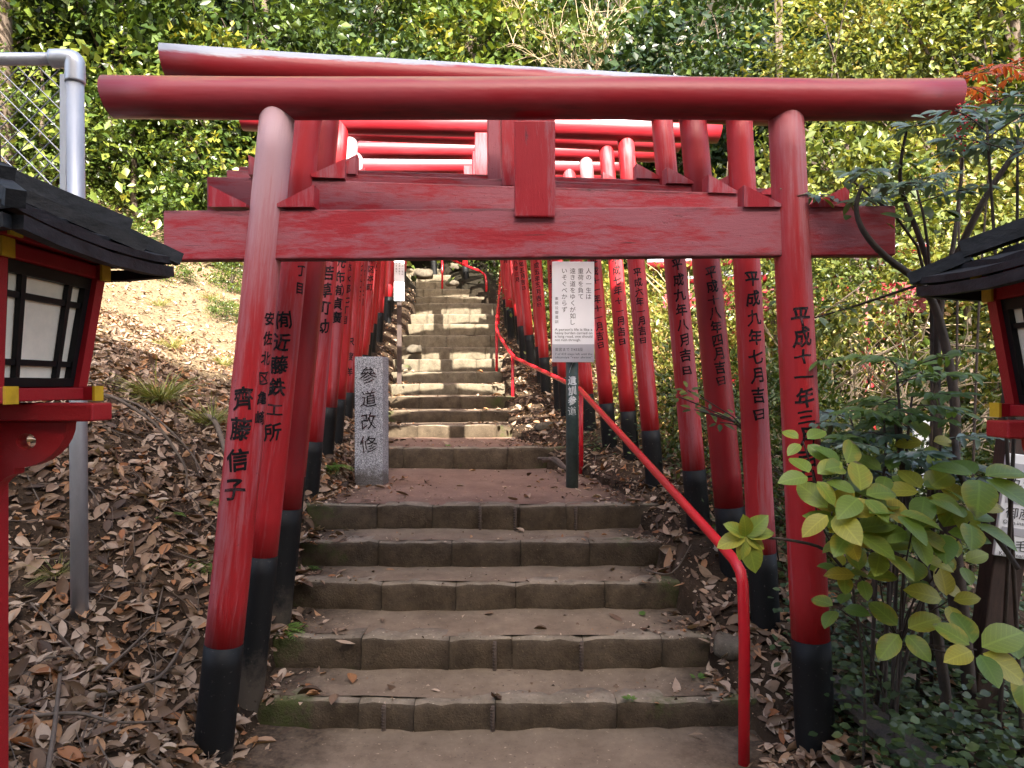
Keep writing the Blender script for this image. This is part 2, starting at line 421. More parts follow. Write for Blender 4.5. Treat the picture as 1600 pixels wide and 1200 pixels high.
class MB:
    """collects shapes for ONE mesh"""
    def __init__(self):
        self.bm = bmesh.new()

    def box(self, a, b, bevel=0.0, mat=None):
        a, b = Vector(a), Vector(b)
        c, d = (a + b) / 2, (b - a)
        g = bmesh.ops.create_cube(self.bm, size=1.0, matrix=Matrix.Translation(c) @ Matrix.Diagonal((abs(d.x), abs(d.y), abs(d.z), 1)))
        if bevel:
            vs = g['verts']
            es = list({e for v_ in vs for e in v_.link_edges})
            bmesh.ops.bevel(self.bm, geom=es, offset=bevel, segments=2, affect='EDGES', profile=0.5)
        return self

    def hexa(self, pts):
        """8 corners: bottom 4 then top 4, same order"""
        v = [self.bm.verts.new(p) for p in pts]
        for f in ((3, 2, 1, 0), (4, 5, 6, 7), (0, 1, 5, 4), (1, 2, 6, 5), (2, 3, 7, 6), (3, 0, 4, 7)):
            self.bm.faces.new([v[i] for i in f])
        return self

    def tube(self, pts, radii, sides=8, caps=True, shear0=0.0, shear1=0.0, phase=0.0):
        pts = [Vector(p) for p in pts]
        if not isinstance(radii, (list, tuple)):
            radii = [radii] * len(pts)
        rings = []
        up = None
        for i, p in enumerate(pts):
            d = (pts[min(i + 1, len(pts) - 1)] - pts[max(i - 1, 0)]).normalized()
            if up is None:
                up = Vector((0, 0, 1)) if abs(d.z) < 0.9 else Vector((0, 1, 0))
            x = up.cross(d)
            if x.length < 1e-5:
                x = Vector((1, 0, 0)).cross(d)
            x.normalize()
            y = d.cross(x).normalized()
            up = y
            ring = []
            for k in range(sides):
                a = 2 * math.pi * k / sides + phase
                off = x * math.cos(a) * radii[i] + y * math.sin(a) * radii[i]
                q = p + off
                if i == 0 and shear0: q = q - d * (off.z * shear0)
                if i == len(pts) - 1 and shear1: q = q + d * (off.z * shear1)
                ring.append(self.bm.verts.new(q))
            rings.append(ring)
        for r0, r1 in zip(rings, rings[1:]):
            for k in range(sides):
                f = self.bm.faces.new((r0[k], r0[(k + 1) % sides], r1[(k + 1) % sides], r1[k]))
                f.smooth = sides > 4
        if caps:
            self.bm.faces.new(list(reversed(rings[0])))
            self.bm.faces.new(rings[-1])
        return self

    def prism(self, outline, y0, y1):
        """outline in (x, z), extruded along y"""
        a = [self.bm.verts.new((x, y0, z)) for x, z in outline]
        b = [self.bm.verts.new((x, y1, z)) for x, z in outline]
        n = len(outline)
        self.bm.faces.new(a)
        self.bm.faces.new(list(reversed(b)))
        for i in range(n):
            self.bm.faces.new((a[(i + 1) % n], a[i], b[i], b[(i + 1) % n]))
        return self

    def mesh(self, name, mat):
        bmesh.ops.recalc_face_normals(self.bm, faces=self.bm.faces)
        me = bpy.data.meshes.new(name)
        self.bm.to_mesh(me)
        self.bm.free()
        for m in (mat if isinstance(mat, (list, tuple)) else [mat]):
            me.materials.append(m)
        return me

    def build(self, name, mat, parent=None, loc=None, rot=None):
        return link(name, self.mesh(name, mat), parent, loc, rot)


def smooth_path(pts, n=4):
    """Catmull-Rom through the points"""
    pts = [Vector(p) for p in pts]
    out = []
    for i in range(len(pts) - 1):
        p0, p1, p2, p3 = pts[max(i - 1, 0)], pts[i], pts[i + 1], pts[min(i + 2, len(pts) - 1)]
        for k in range(n):
            t = k / n
            out.append(0.5 * ((2 * p1) + (p2 - p0) * t + (2 * p0 - 5 * p1 + 4 * p2 - p3) * t * t + (3 * p1 - p0 - 3 * p2 + p3) * t ** 3))
    out.append(pts[-1])
    return out


# ------------------------------------------------------------------ terrain
PY = [-30, 2.95, 3.2, 3.8, 4.44, 5.0, 6.2, 6.6, 7.4, 8.3, 9.0, 10, 11, 12, 13, 13.7, 15, 16.2, 18, 20, 24, 30, 45]
PZ = [-.05, -.01, .15, .42, .66, .76, .82, .94, 1.04, 1.28, 1.50, 1.86, 2.2, 2.58, 2.98, 3.18, 3.66, 4.12, 5.0, 6.3, 10.2, 17.5, 38]
XLY = [-30, 3, 4, 4.44, 6.25, 8, 10, 13, 14.5, 16.2, 18]
XLX = [-1.1, -1.08, -1.2, -1.26, -1.22, -1.38, -1.66, -1.78, -1.95, -2.5, -3.0]
XRY = [-30, 3, 4.1, 5, 6.0, 6.3, 7.5, 9, 13, 14.2, 15, 16.2, 18]
XRX = [1.2, 1.0, 0.86, 0.75, 0.55, 0.32, -.04, -.12, -.25, -.8, -1.15, -1.6, -2.0]

STEPS = [  # front edge Y, top z, left x, right x
    (3.04, .130, -1.08, .98), (3.38, .283, -1.08, 1.05), (3.79, .430, -1.16, .92), (4.12, .580, -1.2, .86), (4.45, .738, -1.26, .80),
    (6.25, .937, -1.22, .36), (7.30, 1.075, -1.32, -.08), (7.72, 1.205, -1.36, -.0), (8.25, 1.355, -1.42, -.10), (8.8, 1.50, -1.5, -.16),
    (9.4, 1.66, -1.62, -.14), (10.0, 1.85, -1.62, -.18), (10.6, 2.05, -1.66, -.2), (11.2, 2.27, -1.7, -.2), (11.8, 2.50, -1.74, -.2),
    (12.4, 2.72, -1.78, -.22), (13.0, 2.98, -1.8, -.22), (13.7, 3.19, -1.88, -.55), (14.3, 3.42, -2.0, -.8), (15.0, 3.66, -2.2, -1.1),
    (15.6, 3.9, -2.45, -1.35), (16.2, 4.14, -2.75, -1.6)]
S_Y = np.array([s[0] for s in STEPS]); S_Z = np.array([s[1] for s in STEPS])


def wob(x, y):
    return (np.sin(x * 2.1 + 1.3 * np.sin(y * 1.7)) * np.cos(y * 1.9 + x * .6) * .045 + np.sin(x * 5.3 + y * 3.1) * np.cos(y * 6.1 - x * 2.2) * .02
            + np.sin(x * 13.1 - y * 7.7) * np.sin(y * 14.3 + x * 5.0) * .009)


def ground(x, y):
    x = np.asarray(x, dtype=float); y = np.asarray(y, dtype=float)
    p = np.interp(y, PY, PZ)
    xl = np.interp(y, XLY, XLX); xr = np.interp(y, XRY, XRX)
    dl = np.maximum(xl - x, 0); dr = np.maximum(x - xr, 0)
    # left bank climbs away from the steps
    bank = .40 * np.minimum(dl, 6.0) + .10 * (1 - np.exp(-dl / .25)) + np.where(dl > 6, (dl - 6) * .25, 0)
    fade = np.clip((y + 1.0) / 3.0, 0.0, 1.0)
    left = p + bank * fade
    # right bank: a low shoulder carrying the pillars, then down to a flat
    low = -.02 + .05 * np.maximum(y - 3, 0) + np.where(y > 10, (y - 10) * .40, 0) + np.where(y > 20, (y - 20) * .4, 0)
    should = p + .10 * (1 - np.exp(-dr / .2))
    fall = np.clip((dr - .75) / 2.2, 0, 1)
    fall = fall * fall * (3 - 2 * fall)
    right = should * (1 - fall) + np.minimum(low, should) * fall
    z = np.where(dl > 0, left, np.where(dr > 0, right, p))
    amp = np.clip(np.maximum(dl, dr) / .3, 0, 1)
    return z + wob(x, y) * amp


def under(x, y):
    """ground sheet: the same but sunk under the stairway"""
    xl = np.interp(y, XLY, XLX); xr = np.interp(y, XRY, XRX)
    z = ground(x, y)
    ins = (x > xl) & (x < xr) & (y > 2.9) & (y < 16.9)
    return np.where(ins, z - .30, z)


def surf(x, y):
    """what one stands on: step tops inside the stairway"""
    x = np.asarray(x, dtype=float); y = np.asarray(y, dtype=float)
    xl = np.interp(y, XLY, XLX); xr = np.interp(y, XRY, XRX)
    i = np.searchsorted(S_Y, y, side='right') - 1
    sz = np.where(i >= 0, S_Z[np.clip(i, 0, None)], -0.01)
    ins = (x > xl - .02) & (x < xr + .02) & (y < 16.9)
    g = ground(x, y)
    return np.where(ins, np.maximum(sz, np.where((x < xl + .0) | (x > xr - .0), g, sz)), g)


gx = np.concatenate([np.arange(-40, -6, 1.0), np.arange(-6, -2.6, .14), np.arange(-2.6, 2.6, .045), np.arange(2.6, 6, .14), np.arange(6, 41, 1.0)])
gy = np.concatenate([np.arange(-26, 1.2, .8), np.arange(1.2, 7.5, .05), np.arange(7.5, 18, .14), np.arange(18, 60, 1.0)])
GX, GY = np.meshgrid(gx, gy)
GZ = under(GX, GY)
nv = GX.size
idx = np.arange(nv).reshape(GX.shape)
quads = np.stack([idx[:-1, :-1].ravel(), idx[:-1, 1:].ravel(), idx[1:, 1:].ravel(), idx[1:, :-1].ravel()], 1)
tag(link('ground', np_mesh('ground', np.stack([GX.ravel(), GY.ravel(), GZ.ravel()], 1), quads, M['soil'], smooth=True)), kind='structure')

# ------------------------------------------------------------------ stairway
stair = tag(empty('stairway', (0, 3.0, 0)), kind='structure')


def local(pt):
    return (pt[0], pt[1] - 3.0, pt[2])


def noise3(p, f, seed):
    x, y, z = p
    return (math.sin(x * f * 1.7 + seed) * math.sin(y * f * 2.3 + seed * 1.7 + x * f) + math.sin(z * f * 2.1 + x * f * .9 + seed * 2.3) * math.cos(x * f * 3.1 + seed)) * .5


def kerb_block(x0, x1, Yf, z0, z1, bend, xc, half, seed, pale):
    h = z1 - z0
    prof = [(0.012, -.07), (0.004, 0), (0, .25 * h), (.003, .55 * h), (.004, .84 * h), (.012, .96 * h), (.03, h), (.08, h + .001), (.15, h - .002), (.17, h - .05)]
    nx = max(4, int((x1 - x0) / .055))
    verts, faces, mats, tints = [], [], [], []
    m = len(prof)
    for i in range(nx + 1):
        t = i / nx
        x = x0 + (x1 - x0) * t
        e = min(t, 1 - t) * nx
        inset = (.003 + .004 * (seed % 1)) if e < .5 else 0.0
        for j, (py, pz) in enumerate(prof):
            q = (x, Yf + py, z0 + pz)
            d = noise3(q, 7, 3.0) * .018 + noise3(q, 19, 5.0) * .010 + noise3(q, 43, 6.0) * .006 + (seed % 3) * .002
            y = Yf + py + bend * ((x - xc) / half) ** 2 + (d + inset if j < 6 else d * .3)
            z = z0 + pz - (inset * .8 if j >= 5 else 0) + (noise3(q, 17, seed + 3) * .006 + noise3(q, 5, 4.0) * .008 if 4 <= j < 9 else 0)
            verts.append(local((x, y, z)))
            tints.append(min(1.0, abs(x - xc) / half))
    for i in range(nx):
        for j in range(m - 1):
            a = i * m + j
            faces.append((a, a + m, a + m + 1, a + 1))
            mats.append(1 if j >= 5 else 0)
    faces.append(tuple(range(m - 1, -1, -1))); mats.append(0)
    faces.append(tuple(nx * m + j for j in range(m))); mats.append(0)
    me = np_mesh('kerb_stone', np.array(verts), faces, [M['riser_sunlit'] if pale else M['riser'], M['kerb_top']], tint=tints)
    me.polygons.foreach_set('material_index', mats)
    me.polygons.foreach_set('use_smooth', [True] * (len(faces) - 2) + [False, False])
    return me


rs = random.Random(3)
JOINTS = {0: [-.66, -.42, -.07, .45], 1: [-.72, -.3, .0, .34, .72], 2: [-.7, -.30, .02, .5], 3: [-.78, -.35, .05, .45], 4: [-.85, -.5, -.2, .05, .34]}
for i, (Yf, zt, xl, xr) in enumerate(STEPS):
    zb = STEPS[i - 1][1] if i else -.01
    st = empty('step', (0, 0, 0), parent=stair)
    xa, xb = xl - .14, xr + .14
    if i in JOINTS:
        js = JOINTS[i]
    else:
        js, x = [], xa + rs.uniform(.3, .5)
        while x < xb - .2:
            js.append(x); x += rs.uniform(.32, .5)
    cuts = [xa] + js + [xb]
    xc, half = (xa + xb) / 2, (xb - xa) / 2
    bend = .05 if i < 5 else (.14 if i < 10 else .06)
    for k in range(len(cuts) - 1):
        link('kerb_stone', kerb_block(cuts[k] + .0015, cuts[k + 1] - .0015, Yf, zb, zt, bend, xc, half, rs.uniform(0, 50), i >= 9), st)
    # compacted earth behind the kerb
    Yn = (STEPS[i + 1][0] if i + 1 < len(STEPS) else Yf + 1.2) + .20
    tx = np.linspace(xa, xb, 26); ty = np.linspace(0, 1, max(4, int((Yn - Yf) / .06)))
    TX, TT = np.meshgrid(tx, ty)
    y0 = Yf + .055 + bend * ((TX - xc) / half) ** 2
    TY = y0 + (Yn - y0) * TT
    TZ = zt - .001 + .013 * TT + wob(TX * 1.7 + i, TY * 1.7) * .13
    n = TX.size; ii = np.arange(n).reshape(TX.shape)
    q = np.stack([ii[:-1, :-1].ravel(), ii[:-1, 1:].ravel(), ii[1:, 1:].ravel(), ii[1:, :-1].ravel()], 1)
    link('tread', np_mesh('tread', np.stack([TX.ravel(), TY.ravel() - 3.0, TZ.ravel()], 1), q, M['landing'] if i in (4, 5) else M['tread'], tint=(np.abs(TX - xc) / half).ravel(), smooth=True), st)
    for px_ in {0: [-.55, -.083], 1: [-.083, .33], 4: [-.2, .02, .40]}.get(i, []):
        peg = MB()
        yb = Yf - .006 + bend * ((px_ - xc) / half) ** 2
        peg.tube([local((px_, yb, zb - .05)), local((px_ + .002, yb, zt - .006))], .0085, 7)
        for q_ in range(9):
            zz = zb + .012 + q_ * (zt - zb - .02) / 9
            peg.tube([local((px_, yb, zz)), local((px_, yb, zz + .004))], .0105, 7)
        peg.build('iron_peg', M['iron'], st)
# foreground earth before the first step
tx = np.linspace(-1.25, 1.3, 40); ty = np.linspace(-1.0, 3.12, 60)
TX, TY = np.meshgrid(tx, ty)
TZ = -.004 + wob(TX * 1.3, TY * 1.3) * .16 + .012 * np.clip((TY - 2.5) / .6, 0, 1)
ii = np.arange(TX.size).reshape(TX.shape)
q = np.stack([ii[:-1, :-1].ravel(), ii[:-1, 1:].ravel(), ii[1:, 1:].ravel(), ii[1:, :-1].ravel()], 1)
tag(link('path', np_mesh('path', np.stack([TX.ravel(), TY.ravel(), TZ.ravel() + .012], 1), q, M['tread'], tint=(np.abs(TX) / 1.15).ravel(), smooth=True)), kind='structure')

# ------------------------------------------------------------------ lettering
_glyph = {}


def text_flat(s, bold=0.0):
    """flat triangulated mesh data of a string at size 1"""
    c = bpy.data.curves.new('glyph', 'FONT')
    c.body = s
    c.size = 1.0
    c.resolution_u = 2
    if bold:
        c.bevel_depth = bold
        c.bevel_resolution = 0
    c.fill_mode = 'FRONT'
    ob = bpy.data.objects.new('glyph', c)
    COL.objects.link(ob)
    dg = bpy.context.evaluated_depsgraph_get()
    dg.update()
    me = bpy.data.meshes.new_from_object(ob.evaluated_get(dg))
    bpy.data.objects.remove(ob)
    bpy.data.curves.remove(c)
    return me


def glyph(ch, offset=0.026, cuts=9):
    key = (ch, offset)
    if key in _glyph:
        return _glyph[key]
    me = text_flat(ch, offset)
    bm = bmesh.new()
    bm.from_mesh(me)
    bpy.data.meshes.remove(me)
    zmax = max([v_.co.z for v_ in bm.verts] or [0])
    if zmax > 1e-6:
        bmesh.ops.delete(bm, geom=[v_ for v_ in bm.verts if v_.co.z < -1e-5], context='VERTS')
        for v_ in bm.verts: v_.co.z *= .25
    bmesh.ops.remove_doubles(bm, verts=bm.verts, dist=1e-5)
    if bm.verts:
        xs = [v_.co.x for v_ in bm.verts]; ys = [v_.co.y for v_ in bm.verts]
        cx, cy = (min(xs) + max(xs)) / 2, (min(ys) + max(ys)) / 2
        for v_ in bm.verts:
            v_.co.x -= cx
            v_.co.y -= cy
        if cuts:
            for k in range(1, cuts):
                x = -.5 + k / cuts
                bmesh.ops.bisect_plane(bm, geom=bm.verts[:] + bm.edges[:] + bm.faces[:], plane_co=(x, 0, 0), plane_no=(1, 0, 0))
            bmesh.ops.triangulate(bm, faces=bm.faces[:])
    bm.verts.ensure_lookup_table()
    V = np.array([v_.co[:] for v_ in bm.verts]).reshape(-1, 3)
    Fc = np.array([[w.index for w in f.verts] for f in bm.faces if len(f.verts) == 3]).reshape(-1, 3)
    bm.free()
    _glyph[key] = (V, Fc)
    return V, Fc


def brush(V, seed):
    """a hand-brushed lean: strokes climb to the right and wander a little"""
    x, y = V[:, 0].copy(), V[:, 1].copy()
    V2 = V.copy()
    V2[:, 0] = x * (1 + .10 * np.sin(y * 4 + seed)) + .03 * np.sin(y * 6 + seed * 2.1) - .05 * y
    V2[:, 1] = y + .10 * x + .03 * np.sin(x * 5 + seed * 1.3)
    return V2


def column_text(s, size, pitch, radius=None, angle=0.0, seed=0, handmade=True, offset=0.026):
    """a vertical column of characters, first on top at z = 0; wrapped round a cylinder of the given radius (facing -y), else flat in the x-z plane"""
    Vs, Fs, n = [], [], 0
    for i, ch in enumerate(s):
        V, Fc = glyph(ch, offset, 9 if radius else 0)
        if not len(V):
            continue
        sz = size * (.72 if ch in '一二三十工日' and handmade else 1.0)
        U = brush(V, seed + i * 1.7) if handmade else V
        u = U[:, 0] * size * (.95 if handmade else 1); w = U[:, 1] * sz - (i + .5) * pitch
        d = U[:, 2] * size
        if radius:
            a = u / radius + angle
            P = np.stack([np.sin(a) * (radius + d), -np.cos(a) * (radius + d), w], 1)
        else:
            P = np.stack([u, -d, w], 1)
        Vs.append(P); Fs.append(Fc + n); n += len(V)
    return np.concatenate(Vs), np.concatenate(Fs)


def line_text(s, size, y_stretch=1.0):
    me = text_flat(s)
    V = np.array([v_.co[:] for v_ in me.vertices]).reshape(-1, 3)
    me.calc_loop_triangles()
    Fc = np.array([t.vertices[:] for t in me.loop_triangles]).reshape(-1, 3)
    bpy.data.meshes.remove(me)
    return np.stack([V[:, 0] * size, np.zeros(len(V)), V[:, 1] * size * y_stretch], 1), Fc


# ------------------------------------------------------------------ torii gates
PR = .066          # pillar radius
H = 2.56           # foot to underside of the top log


def pillar_mesh(z0, z1, r0, r1, mat, name):
    mb = MB()
    k = 10
    mb.tube([(0, 0, z0 + (z1 - z0) * i / k) for i in range(k + 1)], [r0 + (r1 - r0) * i / k for i in range(k + 1)], 28)
    return mb.mesh(name, mat)


ME_PILLAR = pillar_mesh(.46, H + .085, PR * 1.01, PR * .93, M['red_pillar'], 'pillar')
ME_BASE = pillar_mesh(-.32, .50, PR * 1.05, PR * 1.035, M['black_base'], 'painted_base')


def log_mesh(half, r, mat, name):
    mb = MB()
    mb.tube([(-half + 2 * half * i / 14, 0.004 * math.sin(i * 1.1), 0.003 * math.cos(i * .8)) for i in range(15)], [r * (1 - .03 * i / 14) for i in range(15)], 36, shear0=.16, shear1=.12)
    me = mb.mesh(name, mat)
    return me


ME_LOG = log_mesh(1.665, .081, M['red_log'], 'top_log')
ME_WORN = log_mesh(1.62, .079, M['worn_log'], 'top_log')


def board(half, h, t, mat, name):
    mb = MB()
    mb.box((-half, -t / 2, -h / 2), (half, t / 2, h / 2), .006)
    return mb.mesh(name, mat)


ME_TIE = board(1.43, .195, .055, M['red_beam'], 'tie_beam')
ME_STRUT = board(.079, .375, .085, M['red_board'], 'centre_strut')
w_ = MB(); w_.prism([(0, 0), (.145, 0), (.145, .085), (0, .012)], -.04, .04); ME_WEDGE = w_.mesh('wedge', M['red_board'])


M['dark_red'] = make_red('dark_red_pillar_paint', (5, 5, 0.9), 0.1, deep=(0.17, 0.007, 0.012), pale=(0.24, 0.03, 0.04), grime=-0.1, rough=0.5)
ME_DARK = pillar_mesh(.46, H + .085, PR * 1.01, PR * .93, M['dark_red'], 'pillar')


def torii(label, L, Rr, lean=(.085, .085), h=H, r=1.0, texts=(None, None), worn=True, base=(0.0, 0.0), group='red torii gates lining the stone steps', tie_z=2.10, dz=0.0, me=None):
    """L, Rr: feet (x, y, z) of the two pillars"""
    L, Rr = Vector(L), Vector(Rr)
    mid = (L + Rr) / 2
    d = Rr - L
    yaw = math.atan2(d.y, d.x)
    hw = math.hypot(d.x, d.y) / 2
    g = tag(empty('torii_gate', mid, yaw), label, 'torii gate', group)
    zL, zR = L.z - mid.z, Rr.z - mid.z
    tops = (-hw + lean[0] * (h - zL), hw - lean[1] * (h - zR))
    cx = sum(tops) / 2
    for k, (x, zf, ln, b) in enumerate(((-hw, zL, lean[0], base[0]), (hw, zR, -lean[1], base[1]))):
        tilt = Euler((random.uniform(-.008, .008), math.atan(ln), 0))
        stretch = (h - zf) / H
        p = link('pillar', me or ME_PILLAR, g, (x, 0, zf), tilt, (r, r, stretch))
        bs = link('painted_base', ME_BASE, p, (0, 0, b))
        bs.scale = (1, 1, 1)
        if texts[k]:
            for (s, z_top, size, pitch, ang) in texts[k]:
                V, Fc = column_text(s, size, pitch, PR * r * 1.012 + .0010, ang, seed=hash_s(s))
                V = V / np.array([r, r, stretch]) + np.array([0, 0, z_top / stretch])
                tap = 1 - .08 * (V[:, 2:3] - .46) / 2.2
                V[:, :2] *= tap
                link('inscription', np_mesh('inscription', V, Fc, M['ink']), p)
    link('top_log', ME_WORN if worn else ME_LOG, g, (cx, 0, h + .075), (0, random.uniform(-.006, .006), 0))
    tl = tie_z - .0
    link('tie_beam', ME_TIE, g, (cx - .01, .0, tl), (0, random.uniform(-.008, .008), 0))
    link('centre_strut', ME_STRUT, g, (cx + .01, -.004, tl + .0975 + .1675 - .02), (0, random.uniform(-.01, .01), 0))
    for k in (0, 1):
        px_ = (-hw + lean[0] * (tl - zL)) if k == 0 else (hw - lean[1] * (tl - zR))
        for s in (-1, 1):
            w = link('wedge', ME_WEDGE, g, (px_ + s * PR * .9, 0, tl + .099))
            w.scale = (s, 1, 1)
    return g


def hash_s(s):
    return sum(ord(c) for c in s) % 17 * .7


AX = .20
torii('foremost red torii gate over the bottom steps with broad faded tie beam',
      (-1.185, 2.8, -.02), (1.2, 2.8, .0), (.10, .045), 2.56, 1.09,
      ([('齊藤信子', 1.53, .092, .118, .05), ('安佐北区亀崎', 1.83, .056, .078, 1.12)], [('平成十一年三月吉日', 1.80, .082, .0775, -.05)]), worn=False)
torii('second torii gate from the front, greyed top log sloping behind the first',
      (-1.15, 3.12, .25), (1.24, 3.45, .17), (.10, .052), 2.60, 1.0,
      ([('㈲近藤鉄工所', 1.585, .082, .098, .0), ('紅葉一丁目', 2.02, .055, .075, .9)], [('平成九年七月吉日', 1.88, .078, .0925, -.1)]))
torii('third torii gate from the front, dark red thick pillar with an April date',
      (-1.19, 3.58, .38), (1.215, 3.82, .34), (.095, .095), 2.57, 1.16,
      (None, [('平成十八年四月吉日', 1.79, .070, .0715, -.1)]), me=ME_DARK)
torii('fourth torii gate from the front, pillar inscribed with an August date over a black base',
      (-1.265, 3.95, .49), (1.12, 4.2, .50), (.095, .095), 2.56, 1.0,
      ([('鈴木秋野', 1.52, .10, .118, .1), ('若草町', 1.93, .07, .10, .45)], [('平成九年八月吉日', 1.745, .076, .088, -.15)]))
torii('fifth torii gate from the front, slim pillars, right one inscribed with a January date',
      (-1.37, 4.75, .62), (.996, 4.9, .70), (.085, .085), 2.52, .93,
      ([('区若草町幼', 1.80, .10, .118, .15)], [('平成六年一月吉日', 1.60, .062, .0665, -.2)]))
torii('sixth torii gate from the front, faded pink pillars beside the granite marker',
      (-1.46, 5.5, .82), (.98, 5.75, .77), (.08, .084), 2.60, .95,
      ([('中町元布㈲貞廣', 1.88, .095, .105, .15)], [('平成七年十一月吉日', 1.77, .075, .082, -.25)]))
torii('seventh torii gate from the front, right pillar just beside the white sign',
      (-1.53, 6.1, .87), (.865, 6.2, .82), (.075, .084), 2.60, .95,
      ([('大阪市水都七丁目', 1.85, .075, .09, .2)], [('平成十一年十一月吉日', 1.78, .078, .080, -.25)]))
torii('eighth torii gate from the front, left foot just behind the granite marker',
      (-1.6, 6.75, .92), (.75, 6.75, .90), (.06, .08), 2.58, .98,
      ([('沢渡洋', 1.05, .08, .14, .3)], [('平成十年十一月吉日', 1.62, .075, .078, -.25)]))
ORD = ['ninth', 'tenth', 'eleventh', 'twelfth', 'thirteenth', 'fourteenth', 'fifteenth', 'sixteenth', 'seventeenth', 'eighteenth', 'nineteenth', 'twentieth']
FAR_Y = [7.35, 7.85, 8.3, 8.8, 9.3, 9.75, 10.3, 10.8, 11.35, 11.9, 12.5, 13.1]
FAR_T = ['平成十二年四月吉日', '平成元年二月吉日', '平成五年五月吉日', '昭和五十六年十二月', '平成三年五月吉日', '昭和五十八年三月', '平成二年九月吉日', '昭和六十年五月', '平成四年十月吉日', '平成七年三月吉日', '昭和六十二年八月', '平成八年五月吉日']
FAR_L = ['北区大林', '可部町大川', '中区本町', '大上正治', '西区古江', '南区翠町', '山本商店', '東区牛田', '佐伯区', '安芸区', '可部町', '中区']
for o_, y, t1, t2 in zip(ORD, FAR_Y, FAR_T, FAR_L):
    xl = np.interp(y, [7, 9, 11, 13], [-1.66, -1.85, -1.99, -2.08]); xr = np.interp(y, [6.7, 8, 9.3, 11, 13], [.75, .47, .28, .03, -.14])
    yl = y - .05; yr = y + .12
    where = 'low on the steps' if y < 9 else ('halfway up the steps, streaked by sun' if y < 11 else 'high up the steps in patchy sun')
    torii(f'{o_} torii gate from the front, {where}', (xl + random.uniform(-.05, .05), yl, float(np.interp(y, PY, PZ)) + .06), (xr + random.uniform(-.07, .07), yr + random.uniform(-.12, .12), float(np.interp(y, PY, PZ)) + .03), (random.uniform(.04, .09), random.uniform(.05, .105)),
          2.56 + random.uniform(-.05, .06), random.uniform(.9, 1.02),
          ([(t2, 1.65, .085, .105, .25)], [(t1, 1.72, .072, .078, -.3)]))
torii('torii gate near the stair top, first where the path turns left', (-2.75, 14.5, 3.75), (-.95, 15.0, 3.48), (.07, .07), 2.5, .95)
torii('last torii gate on the stair top turning left, dark base with whitened foot', (-3.3, 15.3, 4.15), (-1.72, 15.9, 3.78), (.07, .07), 2.5, .95)

# a second row of gates over on the right, glimpsed through the shrubs
for k, (lab, a, b) in enumerate((('sunlit red torii gate behind the shrubs, nearest the row of dated pillars', (2.35, 9.0, .62), (4.2, 8.2, .3)),
                                 ('sunlit red torii gate behind the shrubs, middle of the three glimpsed there', (3.1, 10.2, .5), (5.0, 9.3, .35)),
                                 ('sunlit red torii gate behind the shrubs, the one deepest in the leaves', (3.9, 11.4, .9), (5.8, 10.4, .5)))):
    torii(lab, a, b, (.07, .07), 2.5, .95, group='torii gates glimpsed behind the shrubs on the right')

# ------------------------------------------------------------------ handrails
def rail_obj(label, top, posts, r=.0222):
    o = tag(empty('handrail', (top[0][0], top[0][1], ground(top[0][0], top[0][1]).item())), label, 'handrail', 'red pipe handrails beside the steps')
    off = Vector(o.location)
    mb = MB()
    mb.tube([Vector(p) - off for p in top], r, 14)
    mb.build('rail', M['rail_red'], o)
    for (x, y, z0, z1) in posts:
        mb = MB()
        mb.tube([Vector((x, y, z0 - .2)) - off, Vector((x, y, z1)) - off], r * .86, 12)
        mb.build('post', M['rail_red'], o)
    return o


a0 = PX(1162, 1260, 2.78)
bendpts = [a0, PX(1163, 1000, 2.78), PX(1161, 915, 2.79), PX(1157, 893, 2.81), PX(1148, 876, 2.85), PX(1130, 855, 2.97)]
run = [PX(1040, 755, 3.75), PX(905, 607, 6.0), PX(806, 560, 8.3)]
bend2 = [PX(799, 553, 8.5), PX(790, 541, 8.9), PX(777, 519, 9.6), PX(775.5, 511, 9.8), PX(776, 498, 10.4), PX(779, 470, 11.9), PX(781, 440, 13.4), PX(782, 418, 14.4)]
top = bendpts + run + bend2
rp = []
for (px_, pyt, Y) in ((908, 610, 5.95), (801, 556, 8.42), (776, 515, 9.7), (779, 470, 11.9), (781.5, 430, 13.8)):
    t = PX(px_, pyt, Y)
    rp.append((t.x, t.y, float(surf(t.x, t.y)) - .05, t.z))
rail_obj('long red pipe handrail climbing the right side of the steps', top, rp)
t2 = [PX(690, 398, 14.9), PX(697, 402, 14.7), PX(735, 418, 14.3), PX(751, 424, 14.1), PX(758, 430, 14.0), PX(760, 440, 13.95), PX(760, 474, 13.95)]
q2 = PX(691, 399, 14.9)
rail_obj('short bent red handrail by the dark bank at the stair top', t2, [(q2.x, q2.y, float(ground(q2.x, q2.y)), q2.z)], .024)

# ------------------------------------------------------------------ granite marker
base = PX(579, 756, 5.37)
mk = tag(empty('stone_marker', (base.x, 5.42, .75), R(-4)), 'grey granite marker post with black carved characters beside the landing', 'stone marker')
mb = MB(); mb.box((-.108, -.09, -.25), (.108, .09, .955), .006); mb.build('shaft', M['granite'], mk)
V, Fc = column_text('參道改修', .135, .172, seed=2.0)
link('inscription', np_mesh('inscription', V + np.array([0, -.0925, .90]), Fc, M['ink']), mk)

